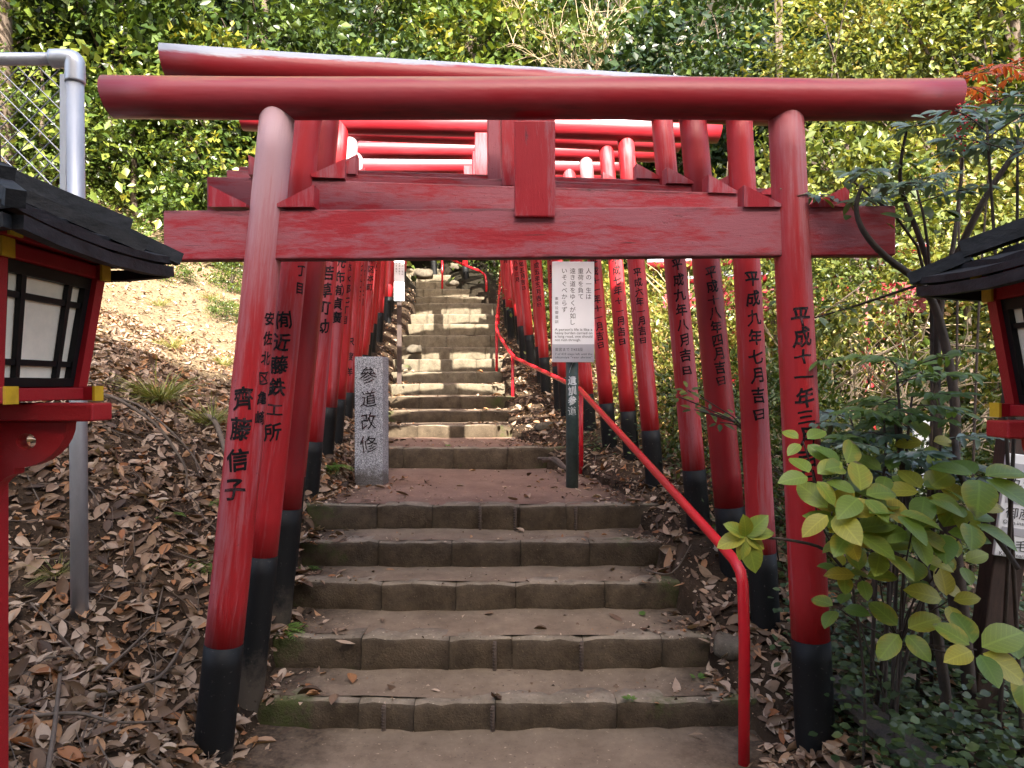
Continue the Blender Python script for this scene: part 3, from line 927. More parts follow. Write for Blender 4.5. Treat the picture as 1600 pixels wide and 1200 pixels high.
# ------------------------------------------------------------------ quotation sign
sg = tag(empty('notice_sign', PX(894, 757, 5.23), R(1)), 'white notice board with black verse and English text on a dark green post', 'sign')
sg.location.z = .75
mb = MB(); mb.tube([(0, 0, -.3), (0, 0, 1.55)], .046, 20); mb.build('post', M['green_post'], sg)
ZT = 1.638; SW = .153; SHT = .73
bd = MB(); bd.box((-SW, -.078, ZT - SHT), (SW, -.058, ZT), .003)
bd = bd.build('board', M['sign_white'], sg)
mb = MB(); mb.box((-.03, -.0582, ZT - .12), (.03, -.03, ZT - .2)); mb.build('bracket', M['galv'], sg)
mb = MB(); mb.box((-SW + .001, -.0795, ZT - SHT + .002), (SW - .001, -.0772, ZT - .60)); mb.build('grey_band', M['sign_grey'], bd)
for s, x, zt, size, pitch in (('人の一生は', .112, ZT - .045, .044, .0465), ('重荷を負て', .054, ZT - .045, .044, .0465), ('遠き道をゆくが如し', -.004, ZT - .045, .044, .0465),
                              ('いそぐべからず', -.064, ZT - .045, .044, .0465), ('東照公御遺訓', -.121, ZT - .252, .026, .0335)):
    V, Fc = column_text(s, size, pitch, handmade=False, offset=0.0)
    link('lettering', np_mesh('lettering', V + np.array([x, -.0788, zt]), Fc, M['print']), bd)
for s, z, size in (("A person's life is like a", .502, .0265), ('heavy burden carried on', .527, .0265), ('a long road, one should', .552, .0265), ('not rush through.', .577, .0265),
                   ('奥宮まで 7/433段', .648, .027), ('7 of 433 steps left until the', .678, .0222), ('okumiya "rear shrine"', .702, .0222)):
    V, Fc = line_text(s, size)
    wmax = V[:, 0].max()
    if len(s) > 20 and wmax > 0:
        V[:, 0] *= .272 / wmax
    link('lettering', np_mesh('lettering', V + np.array([-.134, -.0806, ZT - z]), Fc, M['print']), bd)
V, Fc = column_text('御遺訓参道', .068, .0735, .0472, -.1, seed=1.0)
link('lettering', np_mesh('lettering', V + np.array([0, 0, .885]), Fc, M['white_ink']), sg)

# distant sign on the left
b = PX(624, 541, 9.0)
s2 = tag(empty('notice_sign', (b.x, 9.0, float(ground(b.x, 9.0)) - .05), R(8)), 'white notice board on brown post beside the left pillars further up', 'sign')
zt_ = PX(622, 403, 9.0).z - s2.location.z
mb = MB(); mb.box((-.03, -.03, -.3), (.03, .03, zt_ - .1), .004); mb.build('post', M['brown_post'], s2)
bd = MB(); bd.box((-.065, -.05, zt_ - .55), (.065, -.032, zt_), .003); bd = bd.build('board', M['sign_white'], s2)
for k, s in enumerate(('人の一生は', '重荷を負て', '遠き道を')):
    V, Fc = column_text(s, .026, .034, handmade=False, offset=0.0)
    link('lettering', np_mesh('lettering', V + np.array([.04 - .038 * k, -.0508, zt_ - .06]), Fc, M['print']), bd)

# sign on the leaning dark post at the right edge
s3 = tag(empty('guide_sign', PX(1532, 1010, 2.9), R(-6)), 'white guide sign leaning on a dark brown post at the right edge', 'sign')
s3.rotation_euler = (0, R(7), R(-6))
s3.location.z = float(ground(s3.location.x, 2.9))
mb = MB(); mb.box((-.06, -.05, -.3), (.06, .05, 1.42), .006); mb.build('post', M['brown_post'], s3)
z1 = PX(1580, 705, 2.9).z - s3.location.z; z0 = PX(1580, 862, 2.9).z - s3.location.z
bd = MB(); bd.box((-.075, -.075, z0), (.20, -.058, z1), .003); bd = bd.build('board', M['sign_white'], s3)
hh = z1 - z0
for k, (s, sub) in enumerate((('五番稲荷', 'Tamatsubaki'), ('御産稲荷', 'Osan inari'), ('金毛稲荷', 'Kinko inari'))):
    zb_ = z1 - hh * (.12 + .31 * k)
    mb = MB(); mb.box((-.06, -.0768, zb_ - .02), (.19, -.0745, zb_ + .012)); mb.build('grey_band', M['sign_grey'], bd)
    V, Fc = line_text(s, .05)
    link('lettering', np_mesh('lettering', V + np.array([-.055, -.0775, zb_ - .075]), Fc, M['print']), bd)
    V, Fc = line_text(sub, .022)
    link('lettering', np_mesh('lettering', V + np.array([-.06, -.0775, zb_ - .102]), Fc, M['print']), bd)

# small white stone sign behind the shrubs
b = PX(1434, 775, 4.6)
s4 = tag(empty('small_sign', (b.x, 4.6, float(ground(b.x, 4.6))), R(10)), 'small plain white board half hidden by leaves behind the shrubs', 'sign')
zt_ = PX(1434, 655, 4.6).z - s4.location.z
mb = MB(); mb.box((-.025, -.02, -.2), (.025, .02, zt_ - .05)); mb.build('post', M['galv'], s4)
mb = MB(); mb.box((-.065, -.045, zt_ - .48), (.065, -.022, zt_), .003); mb.build('board', M['sign_white'], s4)

# ------------------------------------------------------------------ stone lanterns of painted timber
def lantern(label, cx, cy, dz, sgn):
    g = tag(empty('shrine_lantern', (cx, cy, 0)), label, 'lantern', 'painted timber lanterns flanking the steps')
    zg = float(ground(cx, cy)) - .1
    mb = MB(); mb.box((-.055, -.055, zg - .2), (.055, .055, 1.388 + dz), .006); mb.build('post', M['red_wood'], g)
    zb = 1.385 + dz
    for nm, a, b_ in (('cross_beam', (-.335, -.045, zb), (.335, .045, zb + .046)), ('cross_beam', (-.043, -.345, zb - .03), (.043, .345, zb + .016))):
        mb = MB(); mb.box(a, b_, .005); mb.build(nm, M['red_wood'], g)
    # scrolled brackets with a round hole
    for s in (-1, 1):
        outl = [(.055, -.003), (.255, -.003)]
        for t in range(1, 9):
            a = t / 8 * math.pi * .5
            outl.append((.255 - .135 * (1 - math.cos(a)) * 1.0, -.003 - .118 * math.sin(a)))
        for t in range(1, 9):
            a = t / 8 * math.pi * .5
            outl.append((.132 - .077 * math.sin(a) * .9, -.135 - .075 * (1 - math.cos(a))))
        outl.append((.055, -.225))
        bm = bmesh.new()
        hole = [(.15 + .026 * math.cos(t / 16 * 2 * math.pi), -.052 + .021 * math.sin(t / 16 * 2 * math.pi)) for t in range(16)]
        vo = [bm.verts.new((s * x, 0, z)) for x, z in outl]; vh = [bm.verts.new((s * x, 0, z)) for x, z in hole]
        es = [bm.edges.new((vo[i], vo[(i + 1) % len(vo)])) for i in range(len(vo))] + [bm.edges.new((vh[i], vh[(i + 1) % 16])) for i in range(16)]
        r_ = bmesh.ops.triangle_fill(bm, use_beauty=True, edges=es)
        fs = [f for f in r_['geom'] if isinstance(f, bmesh.types.BMFace)]
        ex = bmesh.ops.extrude_face_region(bm, geom=fs)
        for v_ in ex['geom']:
            if isinstance(v_, bmesh.types.BMVert): v_.co.y += .04
        bmesh.ops.recalc_face_normals(bm, faces=bm.faces)
        bmesh.ops.translate(bm, verts=bm.verts, vec=(0, -.02, zb))
        me = bpy.data.meshes.new('bracket'); bm.to_mesh(me); bm.free(); me.materials.append(M['red_wood'])
        link('bracket', me, g)
    # light box
    z0, z1 = zb + .046, zb + .046 + .05
    hb, ht = .165, .198
    zt = z1 + .295
    def rails(z_a, z_b, hw, ext, y_off, nm):
        for s in (-1, 1):
            mb = MB(); mb.box((-hw - ext, s * hw - .02, z_a), (hw + ext, s * hw + .02, z_b), .003); rl = mb.build(nm, M['red_wood'], g)
            for e in (-1, 1):
                mb = MB(); mb.box((e * (hw + ext) - .003, s * hw - .0215, z_a - .0015), (e * (hw + ext) + .004, s * hw + .0215, z_b + .0015)); mb.build('end_cap', M['yellow'], rl)
            mb = MB(); mb.box((s * hw - .018, -hw + .0205, z_a + .003), (s * hw + .018, hw - .0205, z_b - .003), .003); mb.build(nm, M['red_wood'], g)
    rails(z0 + .003, z1 - .008, hb + .01, .045, 0, 'sill_rail')
    rails(zt, zt + .042, ht + .0, .03, 0, 'head_rail')
    rails(zt + .045, zt + .075, ht + .012, .045, 0, 'head_rail')
    mb = MB(); mb.box((-ht + .01, -ht + .01, zt + .03), (ht - .01, ht - .01, zt + .10)); mb.build('ceiling_board', M['red_wood'], g)
    mb = MB(); mb.box((-hb, -hb, z0 + .006), (hb, hb, z1 - .012)); mb.build('floor_board', M['red_wood'], g)
    for sx in (-1, 1):
        for sy in (-1, 1):
            mb = MB(); w = .019
            bq = [(sx * hb + a * w, sy * hb + b_ * w, z1 - .01) for a, b_ in ((-1, -1), (1, -1), (1, 1), (-1, 1))]
            tq = [(sx * ht + a * w, sy * ht + b_ * w, zt + .004) for a, b_ in ((-1, -1), (1, -1), (1, 1), (-1, 1))]
            mb.hexa(bq + tq); mb.build('corner_post', M['red_wood'], g)
    # lattice windows: black bars over paper
    for side in range(4):
        ang = side * math.pi / 2
        ca, sa = math.cos(ang), math.sin(ang)
        def pt(u, v_, d):
            hw = hb + (ht - hb) * v_
            x, y = hw - .006 + d, u * (hw - .018)
            return (ca * x - sa * y, sa * x + ca * y, z1 - .008 + (zt + .002 - z1 + .008) * v_)
        win = empty('lattice_window', (0, 0, 0), parent=g)
        mb = MB(); mb.hexa([pt(-1, 0, -.012), pt(1, 0, -.012), pt(1, 0, -.008), pt(-1, 0, -.008), pt(-1, 1, -.012), pt(1, 1, -.012), pt(1, 1, -.008), pt(-1, 1, -.008)])
        mb.build('paper_pane', M['shoji'], win)
        def bar(u0, u1, v0, v1, d0, d1, nm):
            mb = MB(); mb.hexa([pt(u0, v0, d0), pt(u1, v0, d0), pt(u1, v0, d1), pt(u0, v0, d1), pt(u0, v1, d0), pt(u1, v1, d0), pt(u1, v1, d1), pt(u0, v1, d1)])
            mb.build(nm, M['black_wood'], win)
        bar(-1, 1, 0, .075, -.007, .010, 'frame_bar'); bar(-1, 1, .90, 1, -.007, .010, 'frame_bar')
        bar(-1, -.86, .076, .899, -.007, .010, 'frame_bar'); bar(.86, 1, .076, .899, -.007, .010, 'frame_bar')
        for u in (-.52, .52): bar(u - .05, u + .05, .0755, .8995, -.006, .007, 'lattice_bar')
        for v_ in (.20, .74): bar(-.859, .859, v_ - .025, v_ + .025, -.005, .0045, 'lattice_bar')
    # hipped roof of lapped boards
    ze, za = zt + .052, zt + .225
    E = .352
    nb = 4
    for side in range(4):
        ang = side * math.pi / 2
        ca, sa = math.cos(ang), math.sin(ang)
        def rp_(t, u, lift):
            x = E * (1 - t); y = u * E * (1 - t)
            up = .02 * (u * u) * (1 - t)
            z = ze + (za - ze) * (t * (.88 + .12 * max(t, 0))) + lift + up
            return (ca * x - sa * y, sa * x + ca * y, z)
        for b_ in range(nb):
            t0, t1 = b_ / nb * .93, (b_ + 1) / nb * .93 + .03
            mb = MB()
            lo, hi = [], []
            n = 6
            us = [-1 + 2 * k / n for k in range(n + 1)]
            l0, l1 = .022, .004
            vb0 = [mb.bm.verts.new(rp_(t0, u, l0 - .02)) for u in us]; vt0 = [mb.bm.verts.new(rp_(t0, u, l0 + .004 * math.sin(u * 9 + b_))) for u in us]
            vt1 = [mb.bm.verts.new(rp_(t1, u, l1)) for u in us]; vb1 = [mb.bm.verts.new(rp_(t1, u, l1 - .016)) for u in us]
            for k in range(n):
                mb.bm.faces.new((vb0[k], vb0[k + 1], vt0[k + 1], vt0[k])); mb.bm.faces.new((vt0[k], vt0[k + 1], vt1[k + 1], vt1[k]))
                mb.bm.faces.new((vt1[k], vt1[k + 1], vb1[k + 1], vb1[k])); mb.bm.faces.new((vb1[k], vb1[k + 1], vb0[k + 1], vb0[k]))
            mb.bm.faces.new((vb0[0], vt0[0], vt1[0], vb1[0])); mb.bm.faces.new((vb0[n], vb1[n], vt1[n], vt0[n]))
            mb.build('roof_board', M['roof_wood'], g)
        # eave rail and rafters
        mb = MB()
        e0, e1 = rp_(.02, -.98, -.024), rp_(.02, .98, -.024)
        mids = [rp_(.02, u, -.026) for u in (-.97, -.6, 0, .6, .97)]
        mb.tube(mids, .022, 4, phase=math.pi / 4); mb.build('eave_rail', M['roof_wood'], g)
        # hip batten in two lengths and the ridge board over it
        mb = MB(); mb.tube([rp_(-.035, 1, .022), rp_(.30, 1, .034)], [.026, .028], 4, phase=math.pi / 4); mb.build('hip_batten', M['roof_wood'], g)
        mb = MB(); mb.tube([rp_(.26, 1, .056), rp_(.97, 1, .044)], [.036, .038], 4, phase=math.pi / 4); mb.build('hip_batten', M['roof_wood'], g)
        mb = MB(); mb.tube([rp_(.04, .62, .030), rp_(.80, .45, .026)], .024, 4, phase=math.pi / 4); mb.build('slope_batten', M['roof_wood'], g)
    mb = MB(); mb.box((-.07, -.07, za - .02), (.07, .07, za + .06), .008); mb.box((-.045, -.045, za + .058), (.045, .045, za + .13), .012); mb.build('roof_cap', M['roof_wood'], g)
    return g


lantern('red timber lantern with black roof and cream lattice window, before the chain link fence', -1.395, 1.84, .02, 1)
lantern('red timber lantern with black roof among the shrubs at the right edge', 1.645, 1.92, -.03, -1)

# ------------------------------------------------------------------ chain link fence
fb = PX(118, 975, 3.1)
fn = tag(empty('chain_link_fence', (fb.x, 3.1, float(ground(fb.x, 3.1)))), 'galvanised pipe fence with chain link mesh behind the left lantern', 'fence')
zt_ = PX(118, 92, 3.1).z - fn.location.z
zm_ = 1.62 - fn.location.z
r_ = .0375
mb = MB(); mb.tube([(.02, 0, -.25), (.012, 0, .9), (-.002, 0, zt_ - .06)], r_ * .93, 20); mb.build('post', M['galv'], fn)
mb = MB(); mb.tube(smooth_path([(-.002, 0, zt_ - .105), (-.002, 0, zt_ - .05), (-.006, 0, zt_ - .010), (-.035, 0, zt_), (-.10, 0, zt_)], 4), r_ * 1.08, 20); mb.build('elbow', M['galv'], fn)
mb = MB(); mb.tube([(-.09, 0, zt_), (-1.9, .0, zt_ - .01)], r_ * .72, 16); mb.build('top_rail', M['galv'], fn)
mb = MB(); mb.box((-.062, -.012, zm_ - .05), (-.034, .012, zt_ - .07), .002); mb.build('stretcher_bar', M['galv'], fn)
mb = MB(); mb.tube([(-1.9, 0, -.1), (-1.9, 0, zt_ + .02)], r_ * .93, 16); mb.build('post', M['galv'], fn)
mb = MB(); mb.tube([(-.04, 0, zm_), (-1.88, .0, zm_)], r_ * .6, 12); mb.build('bottom_rail', M['galv'], fn)
mb = MB()
dm = .046     # diamond half width
xa, xb_ = -1.86, -.048
za_, zb_ = zm_ + .02, zt_ - .035
for k in range(-40, 80):
    for sg_ in (1, -1):
        pts = []
        x0 = xa + k * dm * 2 if sg_ > 0 else xa + k * dm * 2
        # wire runs at 45 degrees, clipped to the panel
        t0, t1 = 0.0, zb_ - za_
        xs0, xs1 = x0, x0 + sg_ * (t1)
        lo = max(0.0, ((xa - x0) if sg_ > 0 else (x0 - xb_)))
        hi = min(t1, ((xb_ - x0) if sg_ > 0 else (x0 - xa)))
        if hi - lo > .02:
            mb.tube([(x0 + sg_ * lo, .004 * sg_, za_ + lo), (x0 + sg_ * hi, .004 * sg_, za_ + hi)], .0031, 4, caps=False)
o_ = mb.build('chain_link_mesh', M['wire'], fn); o_['kind'] = 'stuff'

# ------------------------------------------------------------------ leaf shapes
def shape_kite(w=.30, fold=.10):
    return np.array([(0, 0, 0), (-w, .45, fold), (0, 1, -.05), (w, .45, fold)]), np.array([(0, 2, 1), (0, 3, 2)])


def shape_oval(w=.22, fold=.05, curl=.12, n=5, tipx=0.0):
    V, Fc = [], []
    for i in range(n + 1):
        t = i / n
        ww = w * (math.sin(math.pi * min(1, t * .92 + .06)) ** .8) if 0 < i < n else .004
        z = -curl * t * t
        V += [(-ww + tipx * t * t, t, z + fold * ww / w), (tipx * t * t, t, z), (ww + tipx * t * t, t, z + fold * ww / w)]
    for i in range(n):
        a = i * 3
        Fc += [(a, a + 1, a + 4), (a, a + 4, a + 3), (a + 1, a + 2, a + 5), (a + 1, a + 5, a + 4)]
    return np.array(V), np.array(Fc)


def scatter(shape, pos, fwd, nrm, size, tint):
    """instances of a leaf shape as one vertex/face array; fwd and nrm are unit-ish (n,3)"""
    V, Fc = shape
    fwd = fwd / np.linalg.norm(fwd, axis=1, keepdims=True)
    side = np.cross(fwd, nrm)
    side /= np.linalg.norm(side, axis=1, keepdims=True) + 1e-9
    up = np.cross(side, fwd)
    n, k = len(pos), len(V)
    P = pos[:, None, :] + size[:, None, None] * (V[None, :, 0:1] * side[:, None, :] + V[None, :, 1:2] * fwd[:, None, :] + V[None, :, 2:3] * up[:, None, :])
    Fa = (Fc[None] + (np.arange(n) * k)[:, None, None]).reshape(-1, 3)
    return P.reshape(-1, 3), Fa, np.repeat(tint, k)


def crown_mesh(name, n_clump, per, rad, leaf, mat, seed, spread=.33, shape=None, hollow=.62, flat=.85):
    rg = np.random.default_rng(seed)
    d = rg.normal(size=(n_clump, 3)); d /= np.linalg.norm(d, axis=1, keepdims=True)
    rr = (hollow + (1 - hollow) * rg.random(n_clump) ** .6) * (1 + .25 * np.sin(d[:, 0] * 3 + seed) * np.cos(d[:, 1] * 4 + seed * 2))
    C = d * rr[:, None] * np.array(rad)
    own = rg.integers(0, n_clump, n_clump * per)
    sp = spread * (0.45 + .75 * rg.random(n_clump))
    off = rg.normal(size=(len(own), 3)) * np.array([1.15, 1.15, .40]) * sp[own][:, None]
    off[:, 2] -= .35 * (off[:, 0] ** 2 + off[:, 1] ** 2) / spread
    pos = C[own] + off
    out = d[own] * .8 + rg.normal(size=pos.shape) * .55 + np.array([0, 0, -.15])
    nrm = np.array([0, 0, 1.0]) + d[own] * .7 + rg.normal(size=pos.shape) * .85
    tint = np.clip(.40 + .30 * rg.normal(size=n_clump)[own] * .8 + .15 * rg.normal(size=len(own)), 0, .8)
    V, Fa, T = scatter(shape or shape_kite(), pos, out, nrm, leaf * (.65 + .7 * rg.random(len(own))), tint)
    return np_mesh(name, V, Fa, mat, T)


def trunk_mesh(name, height, r, mat, seed, limbs=5, crown_r=1.5):
    rg = random.Random(seed)
    mb = MB()
    ax = [Vector((0, 0, -.4))]
    for i in range(1, 6):
        ax.append(Vector((rg.uniform(-.12, .12) * height * .25, rg.uniform(-.12, .12) * height * .25, height * i / 5)))
    mb.tube(smooth_path(ax, 3), [r * (1.25 - .95 * i / 15) for i in range(16)], 9)
    for k in range(limbs):
        t = rg.uniform(.4, .95)
        b_ = ax[0].lerp(ax[-1], t)
        a = rg.uniform(0, 6.28)
        e = b_ + Vector((math.cos(a) * crown_r * .8, math.sin(a) * crown_r * .8, crown_r * rg.uniform(.25, .7)))
        m_ = (b_ + e) / 2 + Vector((rg.uniform(-.15, .15), rg.uniform(-.15, .15), .12)) * crown_r
        pts = smooth_path([b_, m_, e], 3)
        mb.tube(pts, [r * .45 * (1 - .85 * i / (len(pts) - 1)) for i in range(len(pts))], 6)
        for q_ in range(2):
            e2 = e + Vector((rg.uniform(-.5, .5), rg.uniform(-.5, .5), rg.uniform(0, .5))) * crown_r * .7
            mb.tube([m_, (m_ + e2) / 2 + Vector((0, 0, .08 * crown_r)), e2], [r * .22, r * .16, r * .05], 5)
    return mb.mesh(name, mat)


KITE = shape_kite()
CROWNS = {
    'dark': [crown_mesh('crown', 34, 230, (1.9, 1.9, 1.9), .15, M['leaf_dark'], 11 + k, .52) for k in range(3)],
    'mid': [crown_mesh('crown', 38, 210, (1.8, 1.8, 1.7), (.10, .135, .165)[k], M['leaf_mid'], 31 + k, .46) for k in range(3)],
    'light': [crown_mesh('crown', 42, 92, (1.7, 1.7, 1.7), (.11, .14, .17)[k], M['leaf_light'], 51 + k, .40) for k in range(3)],
    'bush': [crown_mesh('crown', 90, 50, (1.0, 1.0, .9), .085, M['leaf_mid'], 71 + k, .20) for k in range(2)],
    'darkbush': [crown_mesh('crown', 80, 45, (1.0, 1.0, .9), .075, M['leaf_under'], 81 + k, .20) for k in range(2)],
    'lightbush': [crown_mesh('crown', 70, 40, (1.0, 1.0, 1.0), .07, M['leaf_light'], 91 + k, .20, hollow=.2) for k in range(2)],
}
TRUNKS = {'tall': [trunk_mesh('trunk', 3.2, .13, M['bark'], 5 + k) for k in range(3)],
          'pale': [trunk_mesh('trunk', 3.4, .07, M['bark'], 15 + k) for k in range(2)],
          'low': [trunk_mesh('trunk', .9, .035, M['dark_bark'], 25 + k, 7, .8) for k in range(3)]}
rt = random.Random(21)


def tree(kind, x, y, sc, lift, label, group, name='broadleaf_tree', cat='tree', trunk='tall', zs=1.0, crown_scale=None):
    z = float(ground(x, y))
    g = tag(empty(name, (x, y, z), rt.uniform(0, 6.28)), label, cat, group)
    tr = link('trunk' if trunk != 'low' else 'stems', rt.choice(TRUNKS[trunk]), g)
    tr.scale = (sc, sc, sc * zs)
    c = link('crown' if trunk != 'low' else 'foliage', rt.choice(CROWNS[kind]), g, (0, 0, lift), (0, 0, rt.uniform(0, 6.28)))
    cs = crown_scale or (1, 1, 1)
    c.scale = (sc * cs[0], sc * cs[1], sc * cs[2])
    return g


# hillside wood behind everything
GR = 'trees of the dense wood on the hillside'
for row, (y, xs, ks) in enumerate(((18.5, [-13, -9.6, -6.6, -3.9], 'ddmd'), (19.5, [3.6, 7.0, 10.5, 13.5], 'dmmd'), (22, [-15, -11, -7.6, -4.4, -1.2, 2.0, 5.4, 9, 12.6, 16], 'dmddmdddmd'),
                                   (26.5, [-18, -12.5, -8.8, -5.4, -2.4, 0.8, 4.4, 8.6, 13, 18], 'ddmdddmddd'))):
    for x, kk in zip(xs, ks):
        k = {'d': 'dark', 'm': 'mid'}[kk]
        lab = {'dark': 'dark evergreen tree in the dense wood on the hillside', 'mid': 'brighter green tree in the dense wood on the hillside'}[k]
        sc = rt.uniform(1.0, 1.35) * (1 + .08 * row)
        tree(k, x + rt.uniform(-.5, .5), y + rt.uniform(-.6, .6), sc, 2.4 * sc * rt.uniform(.8, 1.15), lab, GR)
# sunlit evergreen thicket on the left
GL = 'sunlit evergreens above the left slope'
for (x, y, k, sc, lift) in ((-8.4, 11.5, 'mid', 1.0, 1.5), (-6.9, 12.2, 'mid', 1.05, 1.8), (-5.3, 12.6, 'mid', 1.0, 1.5), (-9.6, 12.5, 'dark', 1.3, 3.2), (-7.6, 13.6, 'mid', 1.35, 3.6), (-5.6, 14.2, 'dark', 1.2, 3.2),
                            (-4.0, 14.8, 'mid', 1.1, 2.0), (-3.9, 16.8, 'dark', 1.25, 3.0), (-11, 14.5, 'mid', 1.5, 4.2), (-8.5, 16.2, 'dark', 1.4, 4.6), (-7.2, 10.9, 'mid', .62, .5), (-6.0, 11.3, 'mid', .66, .5), (-4.9, 11.5, 'mid', .6, .45), (-8.4, 10.4, 'mid', .65, .6)):
    tree(k, x, y, sc, lift, 'sunlit green evergreen above the left slope' if k == 'mid' else 'darker evergreen in the thicket above the left slope', GL,
         trunk='pale')
# tall trees rising out of view; crowns and the slim tree added to dapple the hillside
for (x, y, sc, lift, tr_, lab) in ((-7.5, 10.5, 1.15, 9.6, 'tall', 'tall dark trunk rising out of view above the fence'), (-4.75, 14.0, 1.2, 8.6, 'pale', 'tall paler trunk rising out of view above the left end of the logs'),
                                   (6.7, 9.5, 1.1, 9.0, 'pale', 'tall pale trunk rising out of view above the right lantern'), (3.7, 9.9, 1.15, 9.8, 'tall', 'tall slim tree added behind the right pillars to dapple the hillside')):
    tt = tree('mid', x, y, sc, lift, lab, 'tall trees rising past the top of the view', trunk=tr_, zs=2.9)
    if 'slim' in lab:
        [c_ for c_ in tt.children if c_.name.startswith('trunk')][0].scale = (.42, .42, sc * 2.9)
# right side: yellow-green shrubs and small trees
GRR = 'sunlit yellow-green small trees behind the shrubs on the right'
for (x, y, k, sc, lift) in ((2.6, 11.5, 'light', .95, 1.8), (4.2, 12.5, 'light', 1.1, 2.4), (6.0, 12, 'light', 1.2, 3.0), (7.9, 11.5, 'light', 1.2, 2.6), (3.6, 16.4, 'dark', 1.1, 3.0),
                            (5.2, 9.4, 'light', .95, 3.9), (6.9, 9.0, 'light', .95, 3.0), (5.0, 15.5, 'dark', 1.2, 4.0), (7.0, 15, 'dark', 1.4, 4.8), (9.5, 14, 'mid', 1.5, 4.2), (6.0, 18.2, 'dark', 1.6, 5.6), (9.6, 18, 'dark', 1.7, 5.6), (13, 17, 'mid', 1.8, 5.8), (3.95, 8.2, 'light', .62, 5.3), (5.4, 8.5, 'light', .68, 5.5), (4.75, 9.0, 'light', .6, 5.9), (3.6, 7.6, 'light', .55, 3.4), (4.9, 7.3, 'light', .5, 3.3)):
    tree(k, x, y, sc, lift, 'pale yellow-green small tree on the right' if k == 'light' else ('mid green tree beyond the yellow-green ones at right' if k == 'mid' else 'dark evergreen beyond the yellow-green trees at right'), GRR, trunk='pale', zs=2.2 if lift > 5 and sc < 1 else 1.0)
GS = 'shrubs behind the right-hand pillars'
for (x, y, k, s_, lift) in ((1.62, 3.9, 'darkbush', .38, .30), (1.75, 4.6, 'darkbush', .5, .45), (2.25, 4.3, 'darkbush', .42, .35), (2.7, 4.9, 'darkbush', .5, .4), (1.75, 5.6, 'bush', .55, .55), (2.35, 5.8, 'bush', .6, .6),
                            (3.2, 5.6, 'bush', .6, .6), (1.5, 6.6, 'lightbush', .6, .7), (2.1, 7.2, 'lightbush', .8, 1.2), (3.0, 7.0, 'lightbush', .9, 1.6), (1.35, 7.9, 'lightbush', .6, .8), (1.7, 9.2, 'lightbush', .9, 1.2),
                            (.9, 9.6, 'lightbush', .6, .8), (.8, 11.2, 'bush', .8, .9), (3.9, 5.2, 'lightbush', .8, 1.9), (3.5, 4.4, 'lightbush', .55, 1.55), (2.9, 5.9, 'lightbush', .75, 2.2), (2.2, 6.4, 'lightbush', .7, 2.2), (4.2, 6.3, 'bush', .9, 1.0)):
    lab = {'darkbush': 'dark leafy shrub in the shade behind the right pillars', 'bush': 'green shrub in the undergrowth behind the right pillars', 'lightbush': 'pale yellow-green shrub behind the right pillars'}[k]
    tree(k, x, y, s_, lift, lab, GS, 'leafy_shrub', 'shrub', 'low')
# low growth at the foot of the wood up the path
for (x, y, k, s_, lift) in ((.6, 14.5, 'darkbush', 1.0, .7), (-.4, 16, 'darkbush', 1.1, .9), (-1.2, 17.2, 'darkbush', 1.0, .8), (.6, 17, 'dark', .7, 1.6), (-2.6, 18.2, 'darkbush', 1.3, 1.0), (-1.4, 19.0, 'dark', .9, 1.8), (1.6, 17.6, 'dark', .9, 1.9),
                            (-3.1, 10.4, 'bush', .28, .1), (-3.9, 9.9, 'bush', .33, .1), (-4.6, 10.7, 'bush', .4, .15), (-3.4, 11.6, 'bush', .5, .3), (-3.5, 8.7, 'bush', .22, .06), (-4.5, 9.3, 'bush', .3, .08), (-5.4, 9.9, 'bush', .35, .1), (-2.9, 12.8, 'bush', .6, .5)):
    tree(k, x, y, s_, lift, 'dark bush closing the view above the stair top' if y > 13 else 'small green bush growing on the sunlit left slope', 'bushes at the stair top' if y > 13 else 'small bushes on the left slope', 'leafy_shrub', 'shrub', 'low')


# bare straw-coloured thicket above the gates
def bare_shrub(label, loc, height, n, seed, dense=0):
    rg = random.Random(seed)
    g = tag(empty('bare_shrub', loc), label, 'shrub')
    mb = MB()
    def grow(p, d, ln, r, depth):
        pts = [p]
        for k in range(3):
            d = (d + Vector((rg.uniform(-.35, .35), rg.uniform(-.35, .35), rg.uniform(-.2, .18)))).normalized()
            pts.append(pts[-1] + d * ln / 3)
        mb.tube(pts, [r * (1 - .2 * i) for i in range(4)], 4, caps=False)
        if depth > 0:
            for k in range(rg.randint(3, 4) + dense):
                grow(pts[rg.randint(1, 3)], (d + Vector((rg.uniform(-1, 1), rg.uniform(-1, 1), rg.uniform(-.5, .5)))).normalized(), ln * rg.uniform(.5, .8) * (.88 if dense else 1), r * (.74 if dense else .66), depth - 1)
    for k in range(n):
        a = rg.uniform(0, 6.28)
        grow(Vector((rg.uniform(-.5, .5), rg.uniform(-.4, .4), -.2)), Vector((math.cos(a) * .45, math.sin(a) * .45, 1)).normalized(), height * rg.uniform(.4, .6), .022, 3)
    mb.build('branches', M['straw'], g)


bare_shrub('bare straw-coloured thicket of dead twigs rising behind the top logs', (1.95, 20.6, float(ground(1.95, 20.6)) + .3), 6.6, 30, 4, 2)
bx = PX(1330, 120, 8.0)
bare_shrub('dry brown twiggy shrub between the yellow-green trees on the right', (bx.x, 8.3, float(ground(bx.x, 8.3))), 3.4, 4, 9)
bx = PX(1480, 420, 5.0)
bare_shrub('tangle of bare twigs behind the right lantern roof', (bx.x, 5.2, float(ground(bx.x, 5.2))), 2.4, 5, 12)

# ------------------------------------------------------------------ near plants with single leaves
CAMV = np.array([0, 0, CAM_Z])
OV_N = shape_oval(.17, .05, .14)
OV_H = shape_oval(.31, .07, .22, 7)
LEAF_ME = {}


